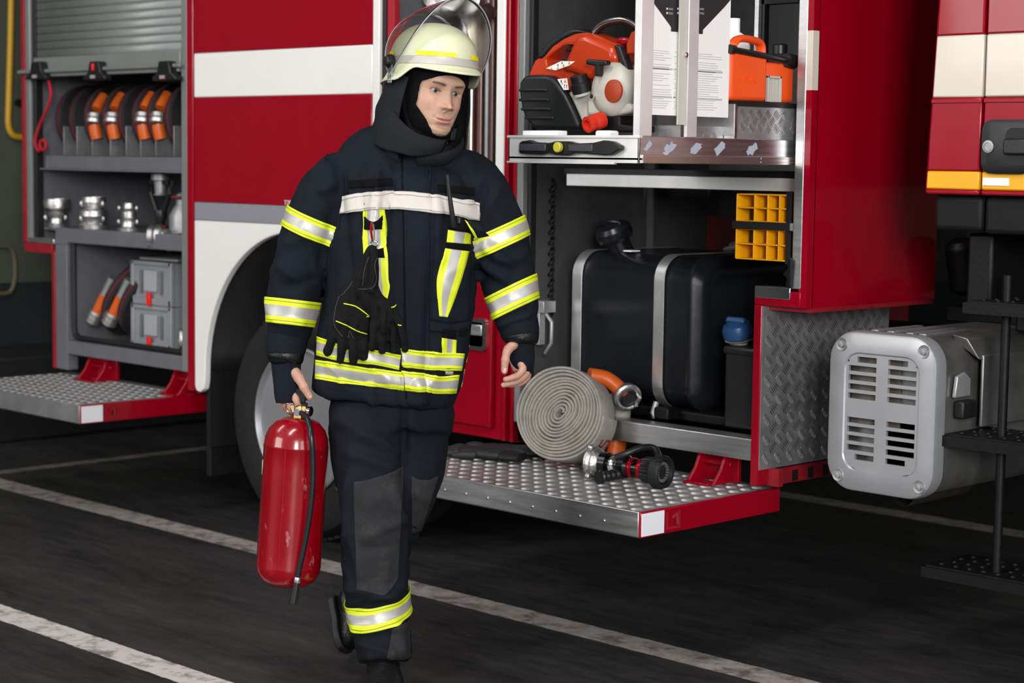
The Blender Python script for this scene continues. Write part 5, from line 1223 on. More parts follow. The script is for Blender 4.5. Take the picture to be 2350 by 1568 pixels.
# ---- helmet
def helmet(H_=H):
    hf, hr, hu = frame(math.radians(33), math.radians(4.5), math.radians(-2)); H0 = HP+HU*.03*HS
    H = lambda x, y, z: H0+(hr*x+hf*y+hu*(z-.018))*HS
    t = bpy.data.objects.new('helmet', None); SC.collection.objects.link(t); t.parent = MAN; t.location = HP-wloc(MAN)
    NA, NZ = 72, 30; C0 = (0, -.010, .028); rows = []
    A, B, Ht = .110, .131, .128
    def rim(a):   # height of the lower edge and outward flare, a from the front
        c = math.cos(a); s = abs(math.sin(a))
        z = .042-.016*max(0, c)**2
        low = max(0, min(1, (a_abs(a)-.95)/.55)); low = low*low*(3-2*low)
        z -= .040*low
        back = max(0, min(1, (a_abs(a)-1.9)/.9)); z -= .010*back
        flare = .030*max(0, c)**2+.014*low+.022*back+.004
        return z, flare
    def a_abs(a): a = abs((a+PI) % (2*PI)-PI); return a
    for i in range(NZ+1):
        v = i/NZ; row = []
        for j in range(NA):
            a = 2*PI*j/NA; zr, fl_ = rim(a); s, c = math.sin(a), math.cos(a)
            if v < .72:
                p = v/.72*PI/2; r = math.sin(p)**.92; z = C0[2]+.036+(Ht-.030)*math.cos(p)**.95
                x, y = A*r*s, B*r*c+C0[1]
            else:
                q = (v-.72)/.28; z0_ = C0[2]+.036; z = z0_+(zr-z0_)*q; e = fl_*q**2.6
                x, y = (A+e*.8)*s, (B+e)*c+C0[1]
            row.append(H(x, y, z))
        rows.append(row)
    g = G().grid(rows, closeu=True); sh = g.build('helmet_shell', helm, t, smooth=0); sh.data.shade_smooth()
    md = sh.modifiers.new('s', 'SOLIDIFY'); md.thickness = .004; md.offset = -1
    # reflective bands round the shell
    def ringband(z0, z1, a0, a1, m, name, n=48):
        P = []
        for zz in (z0, (z0+z1)/2, z1):
            row = []
            for j in range(n+1):
                a = a0+(a1-a0)*j/n; s, c = math.sin(a), math.cos(a); k = 1.018
                zref = C0[2]+.036
                if zz > zref:
                    cp = min(1, ((zz-zref)/(Ht-.030)))**(1/.95); r = math.sqrt(max(0, 1-cp*cp))**.92
                    x, y = A*r*s*k, B*r*c*k+C0[1]
                else:
                    zr, fl_ = rim(a); q = (zref-zz)/(zref-zr); e = fl_*max(0, q)**2.6; x, y = (A+e*.8)*s*k, (B+e)*c*k+C0[1]
                row.append(H(x, y, zz))
            P.append(row)
        o = G().grid(P).build(name, m, t, smooth=0, recalc=False); o.data.shade_smooth(); return o
    ringband(.046, .066, -PI, PI, hsil, 'silver_band', 72)
    ringband(.067, .079, -1.02, -.10, helmy, 'yellow_band'); ringband(.067, .079, .34, 1.2, helmy, 'yellow_band'); ringband(.067, .079, 1.7, 2.6, helmy, 'yellow_band'); ringband(.067, .079, -2.6, -1.7, helmy, 'yellow_band')
    # inner liner, dark
    rows = []
    for i in range(10):
        p = i/9*PI/2; rows.append([H((A-.012)*math.sin(p)*math.sin(2*PI*j/40), (B-.014)*math.sin(p)*math.cos(2*PI*j/40)+C0[1], C0[2]+.012+(Ht-.024)*math.cos(p)) for j in range(40)])
    o = G().grid(rows, closeu=True).build('helmet_liner', navy2, t, smooth=0); o.data.shade_smooth()
    # visor, swung up over the shell
    pv = (0, -.020, .046); ang = math.radians(80); P = []; NU, NV = 60, 18
    def vis(u, v):
        a = u*math.radians(100); R1 = .130-.004*v; R2 = .188-.055*v
        x = R1*math.sin(a); y = R2*math.cos(a)+.0
        side = abs(u); hw0 = .010+.074*(1-side**3.2); z = (v-.5)*2*hw0+.012*(1-side)
        if v > .5: z = (v-.5)*2*(.010+.05*(1-side**3.2))
        else: z = (v-.5)*2*(.010+.100*(1-side**3.5))
        y += .012*(1-v)*(1-side)
        y2 = y*math.cos(ang)-z*math.sin(ang); z2 = y*math.sin(ang)+z*math.cos(ang)
        return H(x+pv[0], y2+pv[1], z2+pv[2])
    P = [[vis(-1+2*j/NU, i/NV) for j in range(NU+1)] for i in range(NV+1)]
    o = G().grid(P).build('visor', visor, t, smooth=0, recalc=False); o.data.shade_smooth(); md = o.modifiers.new('s', 'SOLIDIFY'); md.thickness = .0022; md.offset = 0
    loop = [vis(-1+2*j/NU, 0) for j in range(NU+1)]+[vis(1-2*j/NU, 1) for j in range(NU+1)]
    G().tube(loop, .0016, 6, closed=True).build('visor_rim', visor_edge, o)
    for s in (-1, 1):
        c = H(s*.118, -.030, .050); g = G().lathe([(.020, -.004), (.020, .006), (.015, .010), (.015, .016), (.010, .018), (.0, .018)], c, hr*s, 10); g.build('visor_knob', bplast, t, bevel=.0015)
        G().obox(H(s*.121, -.024, .018), hr*.002, hf*.012, hu*.026).build('knob_bracket', alud, t, bevel=.002)
    return t
helmet()
# straps
def HT(l): return [H(*p) for p in l]
for s in (-1, 1):
    G().tube([V(q) for q in spline(HT([(s*.092, -.02, .02), (s*.082, -.004, -.03), (s*.076, .010, -.07), (s*.060, .035, -.115), (s*.03, .06, -.135)]), 5)], .0105, 8, up=HR, flat=.22).build('chin_strap', navy2, MAN)
G().obox(H(-.0905, -.012, -.012), HR*.004, HF*.016, HU*.010).build('strap_buckle', bplast, MAN, bevel=.003)
G().obox(H(.060, .045, -.105), HR*.008, HF*.008, HU*.018).build('strap_buckle', bplast, MAN, bevel=.003)
G().obox(H(.086, .030, -.100), HR*.010, HF*.008, HU*.026).build('strap_end', velcro, MAN, bevel=.004)
G().obox(H(.078, .030, -.138), HR*.014, HF*.012, HU*.016).build('strap_end', velcro, MAN, bevel=.005)
# neck curtain hanging from the helmet behind the ears
P = []
for i in range(14):
    v = i/13; row = []
    for j in range(40):
        a = math.radians(68+224*j/39); R_ = 1+.15*math.sin(v*PI*.65)+.045*math.sin(a*8+v*3)*v+.10*v*noise.noise(V((a*3, v*4, 1))); x = .100*R_*math.sin(a); y = (.118+.02*v)*R_*math.cos(a)-.014
        row.append(H(x, y, .02-.165*v+.012*math.sin(a*5)*v))
    P.append(row)
o = G().grid(P).build('neck_curtain', collarm, MAN, smooth=0, recalc=False); o.data.shade_smooth(); o.modifiers.new('s', 'SOLIDIFY').thickness = .004

# ---- trousers
gt = G()
gt.ring_loft(loft_rings([(905, 860, -.01, 128, .115), (900, 930, -.005, 142, .125), (897, 985, -.0, 140, .12)], 36))
legA = [(832, 930, .01, 82, .115), (843, 1040, .04, 84, .112), (858, 1130, .075, 78, .105), (862, 1230, .085, 75, .100), (864, 1330, .07, 76, .098), (870, 1420, .07, 70, .095), (880, 1480, .09, 64, .095), (882, 1518, .105, 62, .100)]
gt.ring_loft(loft_rings(legA, 32, 6))
legB = [(955, 930, -.03, 74, .11), (948, 1020, -.03, 77, .105), (934, 1110, -.01, 73, .10), (918, 1185, -.04, 60, .092), (890, 1250, -.10, 55, .085), (860, 1320, -.17, 52, .08), (835, 1380, -.24, 48, .075)]
gt.ring_loft(loft_rings(legB, 32, 6))
fold_t = creases([(800, 1040, 900, 1075, 14, .006), (830, 1000, 910, 1040, 12, .006), (780, 1150, 830, 1330, 10, .005), (900, 1120, 930, 1200, 9, .005), (850, 1225, 925, 1195, 10, .006), (835, 1260, 925, 1250, 9, -.004), (800, 1350, 905, 1372, 12, .009), (850, 1385, 925, 1345, 10, .008), (805, 1400, 880, 1380, 9, -.006),
                  (820, 1450, 925, 1440, 10, .006), (830, 1478, 900, 1500, 9, .007), (905, 1430, 925, 1500, 9, .006), (800, 1100, 790, 1250, 9, .005), (960, 1040, 1010, 1060, 12, .004), (950, 1130, 990, 1150, 10, .004), (930, 930, 925, 1090, 9, -.007), (770, 960, 880, 1010, 12, .004)])
def tro(c, n):
    d = .003*noise.noise(c*V((9, 9, 6)))*2+.0075*((1-abs(noise.noise(c*V((11, 11, 9)))))**4-.35)+.0015*noise.noise(c*V((26, 26, 18)))+fold_t(c, n)
    return c+n*d
mt = remeshed(gt, .0095, 8); trousers, TB = fin(mt, 'trousers', trous, MAN, tro)
# knee patches, seams, leg tape
drape('knee_patch', [(812, 1106), (850, 1100), (900, 1082), (926, 1068)], [(819, 1355), (855, 1362), (885, 1368), (912, 1330)], TB, [kneem], trousers, nu=30, nv=40, lift=.0035, thick=.001, sx=3)
drape('knee_patch', [(944, 1092), (960, 1100), (980, 1102), (1006, 1092)], [(944, 1225), (950, 1225), (958, 1222), (966, 1218)], TB, [kneem], trousers, nu=20, nv=30, lift=.003, thick=.001, sx=3)
drape('hem_patch', [(900, 1442), (915, 1438), (928, 1430), (941, 1420)], [(888, 1512), (905, 1516), (925, 1516), (942, 1510)], TB, [kneem], trousers, nu=16, nv=20, lift=.003, thick=.001, sx=3)
cA = PM(868, 1393, .07); band('leg_tape', cA, (ZZ*1.0+RC*-.22+NC*.12), .058, TB, trousers, rmax=.16)
pp = [TB.find_nearest(PM(x, y, .055))[0]-RC*.001 for x, y in spline([(770, 1118), (779, 1166), (778, 1207), (783, 1250), (786, 1290)], 5)]
G().tube(pp, .0035, 6).build('side_piping', mat('gold_piping', 'c9b024', .6), trousers)
# ---- boots
def boot(heel, toe, up, name, label, sc=1.0):
    """heel and toe on the sole line, up: direction from the sole to the shaft"""
    f = (toe-heel).normalized(); up = (up-f*up.dot(f)).normalized(); s = f.cross(up); L_3 = (toe-heel).length
    g = G(); secs = [(-.01, .030, .075, .0), (.03, .040, .12, 0), (.08, .043, .125, 0), (.13, .044, .105, 0), (.18, .050, .080, 0), (.23, .051, .062, 0), (.27, .042, .052, 0), (.29, .026, .040, 0)]
    rings = []
    for t_, w, h, _ in secs:
        c = heel+f*(t_*L_3/.29); ring = []
        for i in range(24):
            a = 2*PI*i/24; yy = max(-.012, math.sin(a)*h*.5+h*.5-.004) if math.sin(a) < 0 else h*.5+math.sin(a)*h*.5
            ring.append(c+s*(w*math.cos(a)*(1 if math.sin(a) < .3 else .9))+up*yy)
        rings.append(ring)
    g.ring_loft(rings)
    g.ring_loft([[heel+f*(.05*L_3/.29)+f*(.052*math.sin(a))+s*(.046*math.cos(a))+up*h for a in [2*PI*i/24 for i in range(24)]] for h in (.03, .09, .13, .16)])
    me = remeshed(g, .006, 5); o, b_ = fin(me, name, leather, MAN, lambda c, n: c+n*.0012*noise.noise(c*40)); tag(o, label)
    g = G(); out = []
    for t_, w in ((-.018, .024), (.0, .037), (.06, .043), (.12, .040), (.18, .050), (.24, .052), (.285, .040), (.305, .018)): out.append((t_, w))
    pts = [heel+f*(a*L_3/.29)+s*b for a, b in out]+[heel+f*(a*L_3/.29)-s*b for a, b in reversed(out)]
    g.prism([p+up*.008 for p in pts], up*-.022); g.build('sole', rubber, o, bevel=.004)
    return o
h1 = PM(874, 1590, .03); t1 = PM(893, 1660, .32); h1.z = .025; t1.z = .022
b1 = boot(h1, t1, V((0, 0, 1)), 'boot', None)
band_b = G().tube([h1+(t1-h1)*.34+V((0, 0, .105))+(t1-h1).cross(ZZ).normalized()*w-ZZ*abs(w)*.9 for w in (-.044, -.02, 0, .02, .044)], .012, 8, up=ZZ, flat=.3).build('boot_strap', velcro, b1)
h2 = PM(773, 1375, -.33); t2_ = PM(795, 1512, -.26); t2_.z = .03
boot(h2, t2_, (RC*.9+NC*.25+ZZ*.35), 'boot', None)

# ---- jacket
gj = G()
tors = [(968, 315, -.04, 72, .075), (962, 335, -.04, 88, .082), (948, 362, -.035, 140, .095), (940, 392, -.03, 176, .108), (936, 440, -.02, 186, .125), (932, 520, -.01, 178, .138), (926, 620, -.0, 168, .142), (915, 720, .0, 168, .145), (900, 800, .0, 176, .148), (886, 870, .0, 171, .150), (881, 916, .0, 163, .150)]
gj.ring_loft(loft_rings(tors, 44, 5, 2.25))
gj.ring_loft(loft_rings([(950, 372, -.035, 46, .075), (880, 380, -.035, 52, .08), (810, 395, -.03, 54, .082), (765, 415, -.02, 46, .075)], 30, 5))
gj.ring_loft(loft_rings([(965, 372, -.035, 44, .075), (1030, 384, -.04, 50, .08), (1080, 400, -.04, 50, .08), (1105, 420, -.035, 42, .07)], 30, 5))
armL = [(800, 395, -.03, 62, .078), (762, 430, -.015, 66, .082), (728, 490, -.005, 63, .080), (702, 560, .0, 62, .078), (682, 630, .005, 61, .076), (670, 700, .015, 57, .070), (662, 760, .03, 49, .060), (657, 806, .04, 42, .052)]
gj.ring_loft(loft_rings(armL, 30, 5))
armR = [(1068, 405, -.04, 62, .078), (1104, 440, -.035, 66, .082), (1130, 495, -.03, 66, .080), (1148, 560, -.03, 65, .078), (1160, 615, -.02, 62, .074), (1174, 675, .0, 58, .068), (1186, 725, .012, 50, .060), (1193, 762, .018, 42, .052)]
gj.ring_loft(loft_rings(armR, 30, 5))
fold_j = creases([(868, 400, 858, 560, 9, .008), (832, 380, 836, 520, 8, -.006), (895, 470, 885, 560, 7, -.004), (780, 410, 800, 620, 12, -.007), (760, 560, 745, 700, 14, .006), (800, 700, 760, 800, 12, .005), (700, 400, 760, 380, 14, .004), (735, 440, 775, 420, 10, .006), (660, 560, 700, 540, 12, .004), (640, 610, 700, 650, 14, .005), (650, 660, 720, 640, 10, -.005), (770, 480, 740, 600, 10, -.005),
                  (1060, 380, 1095, 470, 10, -.006), (1075, 520, 1100, 640, 10, -.006), (1110, 560, 1170, 610, 12, .008), (1100, 600, 1160, 640, 10, .007), (1095, 630, 1160, 660, 8, -.006), (1140, 600, 1200, 590, 10, .005), (1120, 740, 1190, 700, 12, .004), (1150, 745, 1215, 725, 8, .006), (1035, 360, 1085, 400, 10, .004), (1075, 700, 1040, 880, 14, .005), (985, 640, 975, 860, 10, -.005), (1000, 480, 1005, 600, 10, .005),
                  (745, 860, 930, 900, 10, -.004), (850, 880, 860, 930, 10, .005), (960, 880, 965, 930, 10, .005), (640, 740, 690, 745, 8, .005), (635, 775, 690, 770, 6, -.004), (905, 380, 900, 440, 8, -.004), (790, 640, 770, 760, 12, .006)])
def jac(c, n):
    x, y = pxof(c); q = c+V((c.z*.25, 0, 0)); rd = (1-abs(noise.noise(q*V((13, 13, 7)))))**4; d = .003*noise.noise(c*V((8, 8, 5)))*2+.0075*(rd-.35)*(.55 if 922 < x < 990 else 1)+.002*noise.noise(c*V((30, 30, 18)))+fold_j(c, n)
    if n.dot(NC) > .2 and 360 < y < 940 and 922 < x < 986-(y-400)*.0: d += .004   # front flap
    return c+n*d
mj = remeshed(gj, .0085, 9); jacket, JB = fin(mj, 'jacket', navy, MAN, jac)
# collar
def collar():
    NA, NV = 60, 12; P = []
    for i in range(NV+1):
        v = i/NV; row = []
        for j in range(NA+1):
            a = math.radians(25+338*j/NA)      # 0 = towards the viewer, growing to the left side of the picture
            lift_ = .055
            flare = .022*math.sin(v*PI*.8)+.016*v
            R1 = .102+flare; R2 = .098+flare; c = PM(968, 342, -.035)
            x = -math.sin(a)*R1*(1 if math.sin(a) > 0 else .84); y = math.cos(a)*R2
            z = -.030+v*(lift_+.030-.045*max(0, math.cos(a))-.02*max(0, -math.sin(a)))-.022*max(0, math.cos(a))
            row.append(c+RC*x+NC*y+ZZ*z)
        P.append(row)
    o = G().grid(P).build('collar', collarm, jacket, smooth=0, recalc=False); o.data.shade_smooth(); o.modifiers.new('s', 'SOLIDIFY').thickness = .006
collar()
# storm flap of the collar, turned over at the left
def sheet(name, rows, m, parent, th=.004, sub=6):
    R_ = [[V(q) for q in spline([tuple(PM(*p)) for p in r], sub)] for r in rows]; C_ = list(zip(*R_)); cols_ = [[V(q) for q in spline([tuple(x) for x in c], sub)] for c in C_]
    P = [list(x) for x in zip(*cols_)]; o = G().grid(P).build(name, m, parent, smooth=0, recalc=False); o.data.shade_smooth(); md = o.modifiers.new('s', 'SOLIDIFY'); md.thickness = th; md.offset = 0; return o
sheet('collar_flap', [[(890, 262, .06), (903, 257, .09), (922, 278, .115), (955, 306, .13), (1000, 320, .12), (1022, 322, .10)], [(870, 296, .06), (892, 290, .10), (925, 312, .125), (960, 330, .14), (998, 337, .13), (1016, 335, .11)], [(861, 330, .055), (880, 342, .09), (915, 351, .12), (945, 357, .13), (985, 353, .125), (1010, 346, .11)]], collarm, jacket, .008)
# front flap edge, seams
drape('front_flap', [(925, 352), (955, 350), (986, 345)], [(934, 930), (960, 934), (984, 928)], JB, [navy], jacket, nu=14, nv=70, lift=.0035, thick=.003, sx=2)
for x0, x1 in ((977, 970), (983, 977)):
    drape('seam', [(x0, 352), (x0+1.6, 352)], [(x1, 925), (x1+1.6, 925)], JB, [mat('seam_thread', '1b212b', .85, spec=.1)], jacket, nu=1, nv=60, lift=.0072, thick=.0006, sx=1)
def seam(pts, w=1.6): drape('seam', pts, [(x+w, y+w*.6) for x, y in pts], JB, [MATS['seam_thread']], jacket, nu=40, nv=1, lift=.0035, thick=.0006)
seam([(735, 352), (760, 375), (785, 400), (790, 440), (782, 480), (776, 530)]); seam([(742, 348), (767, 371), (792, 397), (797, 437), (789, 470)])
seam([(1040, 340), (1075, 362), (1105, 392), (1118, 425), (1108, 470), (1100, 510)]); seam([(1050, 338), (1085, 360), (1114, 392)])
seam([(930, 905), (880, 905), (800, 897), (726, 885)]); seam([(985, 918), (1010, 918), (1034, 906)]); seam([(640, 612), (670, 640), (700, 640)]); seam([(1000, 520), (996, 620), (988, 735)])
drape('chest_tape', [(788, 452), (830, 444), (880, 440), (925, 441), (985, 446), (1030, 454), (1101, 466)], [(783, 492), (830, 486), (880, 481), (925, 482), (985, 489), (1030, 494), (1096, 506)], JB, [tchest], jacket, nu=70, nv=8, lift=.0095, thick=.0012)
for o_ in (8, 37): drape('tape_stitch', [(788-o_*.08, 452+o_), (830, 444+o_-.5), (880, 440+o_-.5), (925, 441+o_), (985, 446+o_), (1030, 454+o_-1), (1100-o_*.1, 466+o_)], [(788-o_*.08, 453+o_), (830, 445+o_-.5), (880, 441+o_-.5), (925, 442+o_), (985, 447+o_), (1030, 455+o_-1), (1100-o_*.1, 467+o_)], JB, [mat('grey_stitch', '8c8880', .8)], jacket, nu=60, nv=1, lift=.0112, thick=.0004)
drape('flap_groove_shade', [(922, 356), (925, 356)], [(930, 915), (934, 915)], JB, [velcro], jacket, nu=1, nv=80, lift=.0036, thick=.0006, sx=1)  # black strip painting the shaded groove along the flap
drape('name_patch', [(802, 415), (850, 412), (899, 409)], [(803, 433), (850, 430), (900, 427)], JB, [velcro], jacket, nu=20, nv=4, lift=.004)
drape('name_patch', [(1004, 424), (1050, 428), (1091, 431)], [(1006, 441), (1050, 445), (1089, 450)], JB, [velcro], jacket, nu=20, nv=4, lift=.004)
VT = [(.3, 0), (.4, 1), (.3, 0)]
def vtape(name, left, right, nu=60, rows=VT, lift=.005): drape(name, left, right, JB, TM, jacket, rows=rows, nu=nu, nv=10, lift=lift)
vtape('vertical_tape', [(831, 482), (832, 530), (834, 580), (838, 630), (842, 665), (852, 694)], [(882, 481), (886, 530), (891, 590), (893, 640), (896, 660), (888, 695)])
vtape('pocket_tape', [(1026, 528), (1023, 556)], [(1079, 537), (1077, 561)], nu=14)
vtape('pocket_tape', [(1019, 570), (1006, 620), (1002, 660), (1007, 726)], [(1073, 577), (1060, 630), (1040, 690), (1026, 728)], nu=40)
vtape('pocket_tape', [(1013, 775), (1012, 810)], [(1046, 780), (1045, 811)], nu=14)
drape('black_tab', [(1021, 558), (1077, 563)], [(1019, 568), (1074, 575)], JB, [velcro], jacket, nu=12, nv=3, lift=.006, sx=1)
drape('black_tab', [(1015, 754), (1043, 756)], [(1014, 775), (1042, 777)], JB, [velcro], jacket, nu=6, nv=4, lift=.011, sx=1)
drape('black_tab', [(1054, 751), (1066, 750)], [(1053, 771), (1065, 770)], JB, [velcro], jacket, nu=6, nv=4, lift=.011, sx=1)
drape('pocket', [(1000, 490), (1040, 500), (1085, 512)], [(990, 735), (1035, 742), (1074, 736)], JB, [navy], jacket, nu=20, nv=40, lift=.003, thick=.002, sx=3)
drape('pocket_flap', [(985, 742), (1030, 745), (1078, 738)], [(985, 760), (1030, 762), (1074, 756)], JB, [navy], jacket, nu=20, nv=6, lift=.006, thick=.002, sx=3)
# hem tapes, two rows all round
def hemrow(y0, y1, name, left, right):
    drape(name, *left, JB, TM, jacket, rows=TAPE, nu=60, nv=12, lift=.004, thick=.0015)
    drape(name, *right, JB, TM, jacket, rows=TAPE, nu=40, nv=12, lift=.0078, thick=.0015)
hemrow(0, 0, 'hem_tape', ([(729, 772), (760, 783), (800, 797), (860, 803), (921, 815)], [(728, 816), (760, 825), (800, 832), (860, 838), (916, 849)]), ([(921, 799), (960, 804), (1000, 808), (1062, 811)], [(926, 842), (965, 847), (1005, 850), (1055, 850)]))
hemrow(0, 0, 'hem_tape', ([(726, 826), (780, 834), (850, 845), (927, 854)], [(725, 870), (780, 880), (850, 888), (928, 896)]), ([(925, 850), (965, 856), (1005, 862), (1050, 859)], [(930, 894), (970, 900), (1005, 903), (1043, 901)]))
cb_ = PM(893, 835, .0)
band('back_hem_tape', PM(893, 812, -.002), ZZ, .050, JB, jacket, rmax=.26, a0=math.radians(98), a1=math.radians(262)); band('back_hem_tape', PM(893, 868, -.002), ZZ, .050, JB, jacket, rmax=.26, a0=math.radians(98), a1=math.radians(262))
# sleeve tapes right round
band('sleeve_tape', PM(716, 520, -.003), (ZZ*1.0+RC*.42), .058, JB, jacket, rmax=.115)
band('sleeve_tape', PM(669, 717, .018), (ZZ*1.0+RC*.10-NC*.1), .070, JB, jacket, rmax=.10)
band('sleeve_tape', PM(1144, 545, -.03), (ZZ*1.0-RC*.46), .058, JB, jacket, rmax=.115)
band('sleeve_tape', PM(1172, 686, .002), (ZZ*1.0-RC*.50-NC*.1), .066, JB, jacket, rmax=.10)
# cuffs and knitted wristlets
def cuff(path, name, m, th=.004):
    r = loft_rings(path, 30, 4); g = G().ring_loft(r, cap=False); o = g.build(name, m, jacket, smooth=0); o.data.shade_smooth(); md = o.modifiers.new('s', 'SOLIDIFY'); md.thickness = th; md.offset = 0; return o
cuff([(661, 772, .032, 46, .058), (657, 790, .036, 46, .056), (655, 806, .040, 44, .053), (654, 818, .042, 40, .048), (654, 820, .042, 34, .04)], 'cuff', navy)
cuff([(655, 812, .042, 42, .050), (655, 824, .044, 40, .048), (654, 829, .045, 33, .038)], 'cuff_lining', leather)
cuff([(1187, 738, .014, 46, .056), (1191, 752, .017, 45, .055), (1194, 766, .02, 43, .052), (1196, 776, .022, 39, .046)], 'cuff', navy)
cuff([(1195, 768, .022, 42, .050), (1197, 782, .024, 38, .046), (1197, 788, .025, 32, .038)], 'cuff_lining', leather)
cuff([(656, 815, .045, 32, .036), (657, 845, D2-.004, 32, .034), (658, 880, D2, 29, .032), (659, 906, D2+.002, 28, .030), (660, 923, D2+.003, 25, .027)], 'wristlet', knit)
cuff([(1197, 775, .02, 29, .034), (1197, 800, D, 28, .032), (1199, 826, D, 27, .029), (1203, 842, D-.006, 22, .026), (1207, 852, D-.012, 16, .022)], 'wristlet', knit)
# bow-shaped tab behind the carabiner
drape('black_tab', [(842, 498), (852, 506), (856, 510), (864, 505), (873, 495)], [(838, 529), (850, 528), (857, 527), (866, 526), (875, 526)], JB, [velcro], jacket, nu=12, nv=6, lift=.010, sx=2)
drape('black_tab', [(855, 571), (880, 571)], [(858, 592), (884, 592)], JB, [velcro], jacket, nu=6, nv=4, lift=.010, sx=1)
# pocket flap folded out by the radio
sheet('radio_flap', [[(1066, 503, .15), (1080, 508, .165), (1098, 512, .165)], [(1074, 518, .16), (1090, 524, .175), (1110, 530, .17)], [(1092, 545, .15), (1104, 545, .16), (1122, 541, .15)]], navy, jacket, .004)
sheet('radio_flap_tape', [[(1067, 505, .158), (1073, 510, .165)], [(1078, 524, .168), (1087, 530, .172)], [(1090, 545, .156), (1096, 548, .158)]], tyel, jacket, .002)
drape('pocket_mouth', [(1023, 497), (1050, 506), (1085, 515)], [(1025, 524), (1050, 528), (1080, 533)], JB, [navy2], jacket, nu=10, nv=5, lift=.006, sx=2)
drape('woven_label', [(1019, 849.5), (1036, 851)], [(1018, 856), (1036, 858)], JB, [mat('grey_label', '8f9096', .6)], jacket, nu=4, nv=2, lift=.012, sx=1)
# ================================================================ what the firefighter carries
def wear(m, col, scale, lo, hi, amt=.8, aniso=(1, 1, 1)):
    nt = m.node_tree; b = nt.nodes['Principled BSDF']; L = nt.links; src = b.inputs['Base Color'].links[0].from_socket
    tc = nt.nodes.new('ShaderNodeTexCoord'); mp = nt.nodes.new('ShaderNodeMapping'); mp.inputs['Scale'].default_value = aniso; L.new(tc.outputs['Object'], mp.inputs[0])
    n = nt.nodes.new('ShaderNodeTexNoise'); n.inputs['Scale'].default_value = scale; n.inputs['Detail'].default_value = 9; n.inputs['Roughness'].default_value = .75; L.new(mp.outputs[0], n.inputs['Vector'])
    r = nt.nodes.new('ShaderNodeMapRange'); r.inputs[1].default_value = lo; r.inputs[2].default_value = hi; r.inputs[4].default_value = amt; L.new(n.outputs['Fac'], r.inputs[0])
    mx = nt.nodes.new('ShaderNodeMix'); mx.data_type = 'RGBA'; L.new(r.outputs[0], mx.inputs[0]); L.new(src, mx.inputs[6]); mx.inputs[7].default_value = lin(col); L.new(mx.outputs[2], b.inputs['Base Color'])
wear(extred, 'b5777a', 26, .60, .66, .65, (1, 1, .35)); wear(extred, '2e080a', 9, .56, .72, .7)
wear(redf, '3a2a28', 14, .62, .72, .7); wear(alud, '4a3226', 7, .62, .74, .6); wear(kneem, '47443f', 20, .55, .75, .6)
DE = .07
top, bot = PM(684, 957, DE), PM(659, 1348, DE+.015); ax = (top-bot).normalized(); Lx = (top-bot).length
E_ = thing('fire_extinguisher', (bot.x, bot.y, bot.z), 'scuffed red fire extinguisher with black hose, hanging from the firefighter\'s hand', 'fire extinguisher')
prof = [(.028, .003), (.036, .004), (.060, .010), (.078, .024), (.0885, .046), (.0895, .056), (.0905, .060), (.0900, .064)]
prof += [(.0900, .064+(Lx-.064-.085)*k/6) for k in range(1, 7)]+[(.0912, Lx-.083), (.0895, Lx-.078), (.0875, Lx-.058), (.078, Lx-.034), (.060, Lx-.014), (.040, Lx-.005), (.020, Lx)]
G().lathe(prof, bot, ax, 64).build('cylinder', extred, E_, smooth=50)
u = (NC-ax*NC.dot(ax)).normalized(); w = ax.cross(u)   # w points to one side
if w.dot(RC) < 0: w = -w
g = G(); g.grid([[bot+ax*z+(u*math.cos(a)+w*math.sin(a))*.0906 for z in (Lx-.165, Lx-.125)] for a in [math.radians(-88+i*6) for i in range(-8, 3)]]); g.build('paper_label', mat('yellowed_label', 'ddd6b0', .5), E_, solid=.0006)
# weld seam down the front
G().tube([bot+ax*z+(u*math.cos(-.22)+w*math.sin(-.22))*.0895 for z in (.065, .2, .3, Lx-.085)], .0022, 6).build('weld_seam', extred, E_)
vb = G().lathe([(.020, 0), (.020, .010), (.014, .012), (.014, .020), (.018, .022), (.018, .034), (.012, .036)], top-ax*.002, ax, 6).build('valve', brass, E_)
G().obox(top+ax*.024, w*.022, u*.012, ax*.009).build('valve_block', brass, vb, bevel=.003)
G().lathe([(.013, 0), (.0145, .003), (.0145, .010), (.011, .012), (.0, .010)], top+ax*.018+w*.026, w+u*.35, 24).build('pressure_gauge', chrome, vb)
G().lathe([(.0065, 0), (.0065, .014), (.010, .016), (.010, .022)], top+ax*.016+u*.010, u, 12).build('hose_fitting', chrome, vb)
lev = [top+ax*.034+w*.018, top+ax*.040+w*.0, top+ax*.034-w*.035]
g = G().obox(top+ax*.035+w*.002-u*.0, w*.022, u*.009, ax*.005).obox(top+ax*.060+w*.004, w*.014, u*.009, ax*.020); g.obox(top+ax*.052-w*.006, w*.030, u*.006, ax*.004); g.build('lever', blackm, vb, bevel=.002)
rc_ = PM(666, 936, DE+.035); G().tube([rc_+RC*(.013*math.cos(a))+ZZ*(.013*math.sin(a))+NC*(.004*math.sin(a)) for a in [2*PI*i/24 for i in range(24)]], .0015, 8, closed=True).build('pin_ring', chrome, vb)
G().tube([rc_+RC*.012, top+ax*.036+w*.004+u*.012], .0015, 6).build('safety_pin', chrome, vb)
P = [(691, 948, DE+.030), (699, 953, DE+.045), (708, 968, DE+.075), (714, 1000, DE+.105), (718, 1060, DE+.108), (717, 1120, DE+.108), (711, 1180, DE+.108), (700, 1245, DE+.108), (688, 1300, DE+.108), (682, 1332, DE+.108)]
ho = G().tube([PM(*q) for q in spline(P, 7)], .0078, 14).build('discharge_hose', mat('shiny_rubber', '1a1b1e', .28, nz=.1), E_)
a_, b_ = PM(683.5, 1325, DE+.108), PM(673, 1384, DE+.108); d_ = (b_-a_).normalized(); Ln = (b_-a_).length
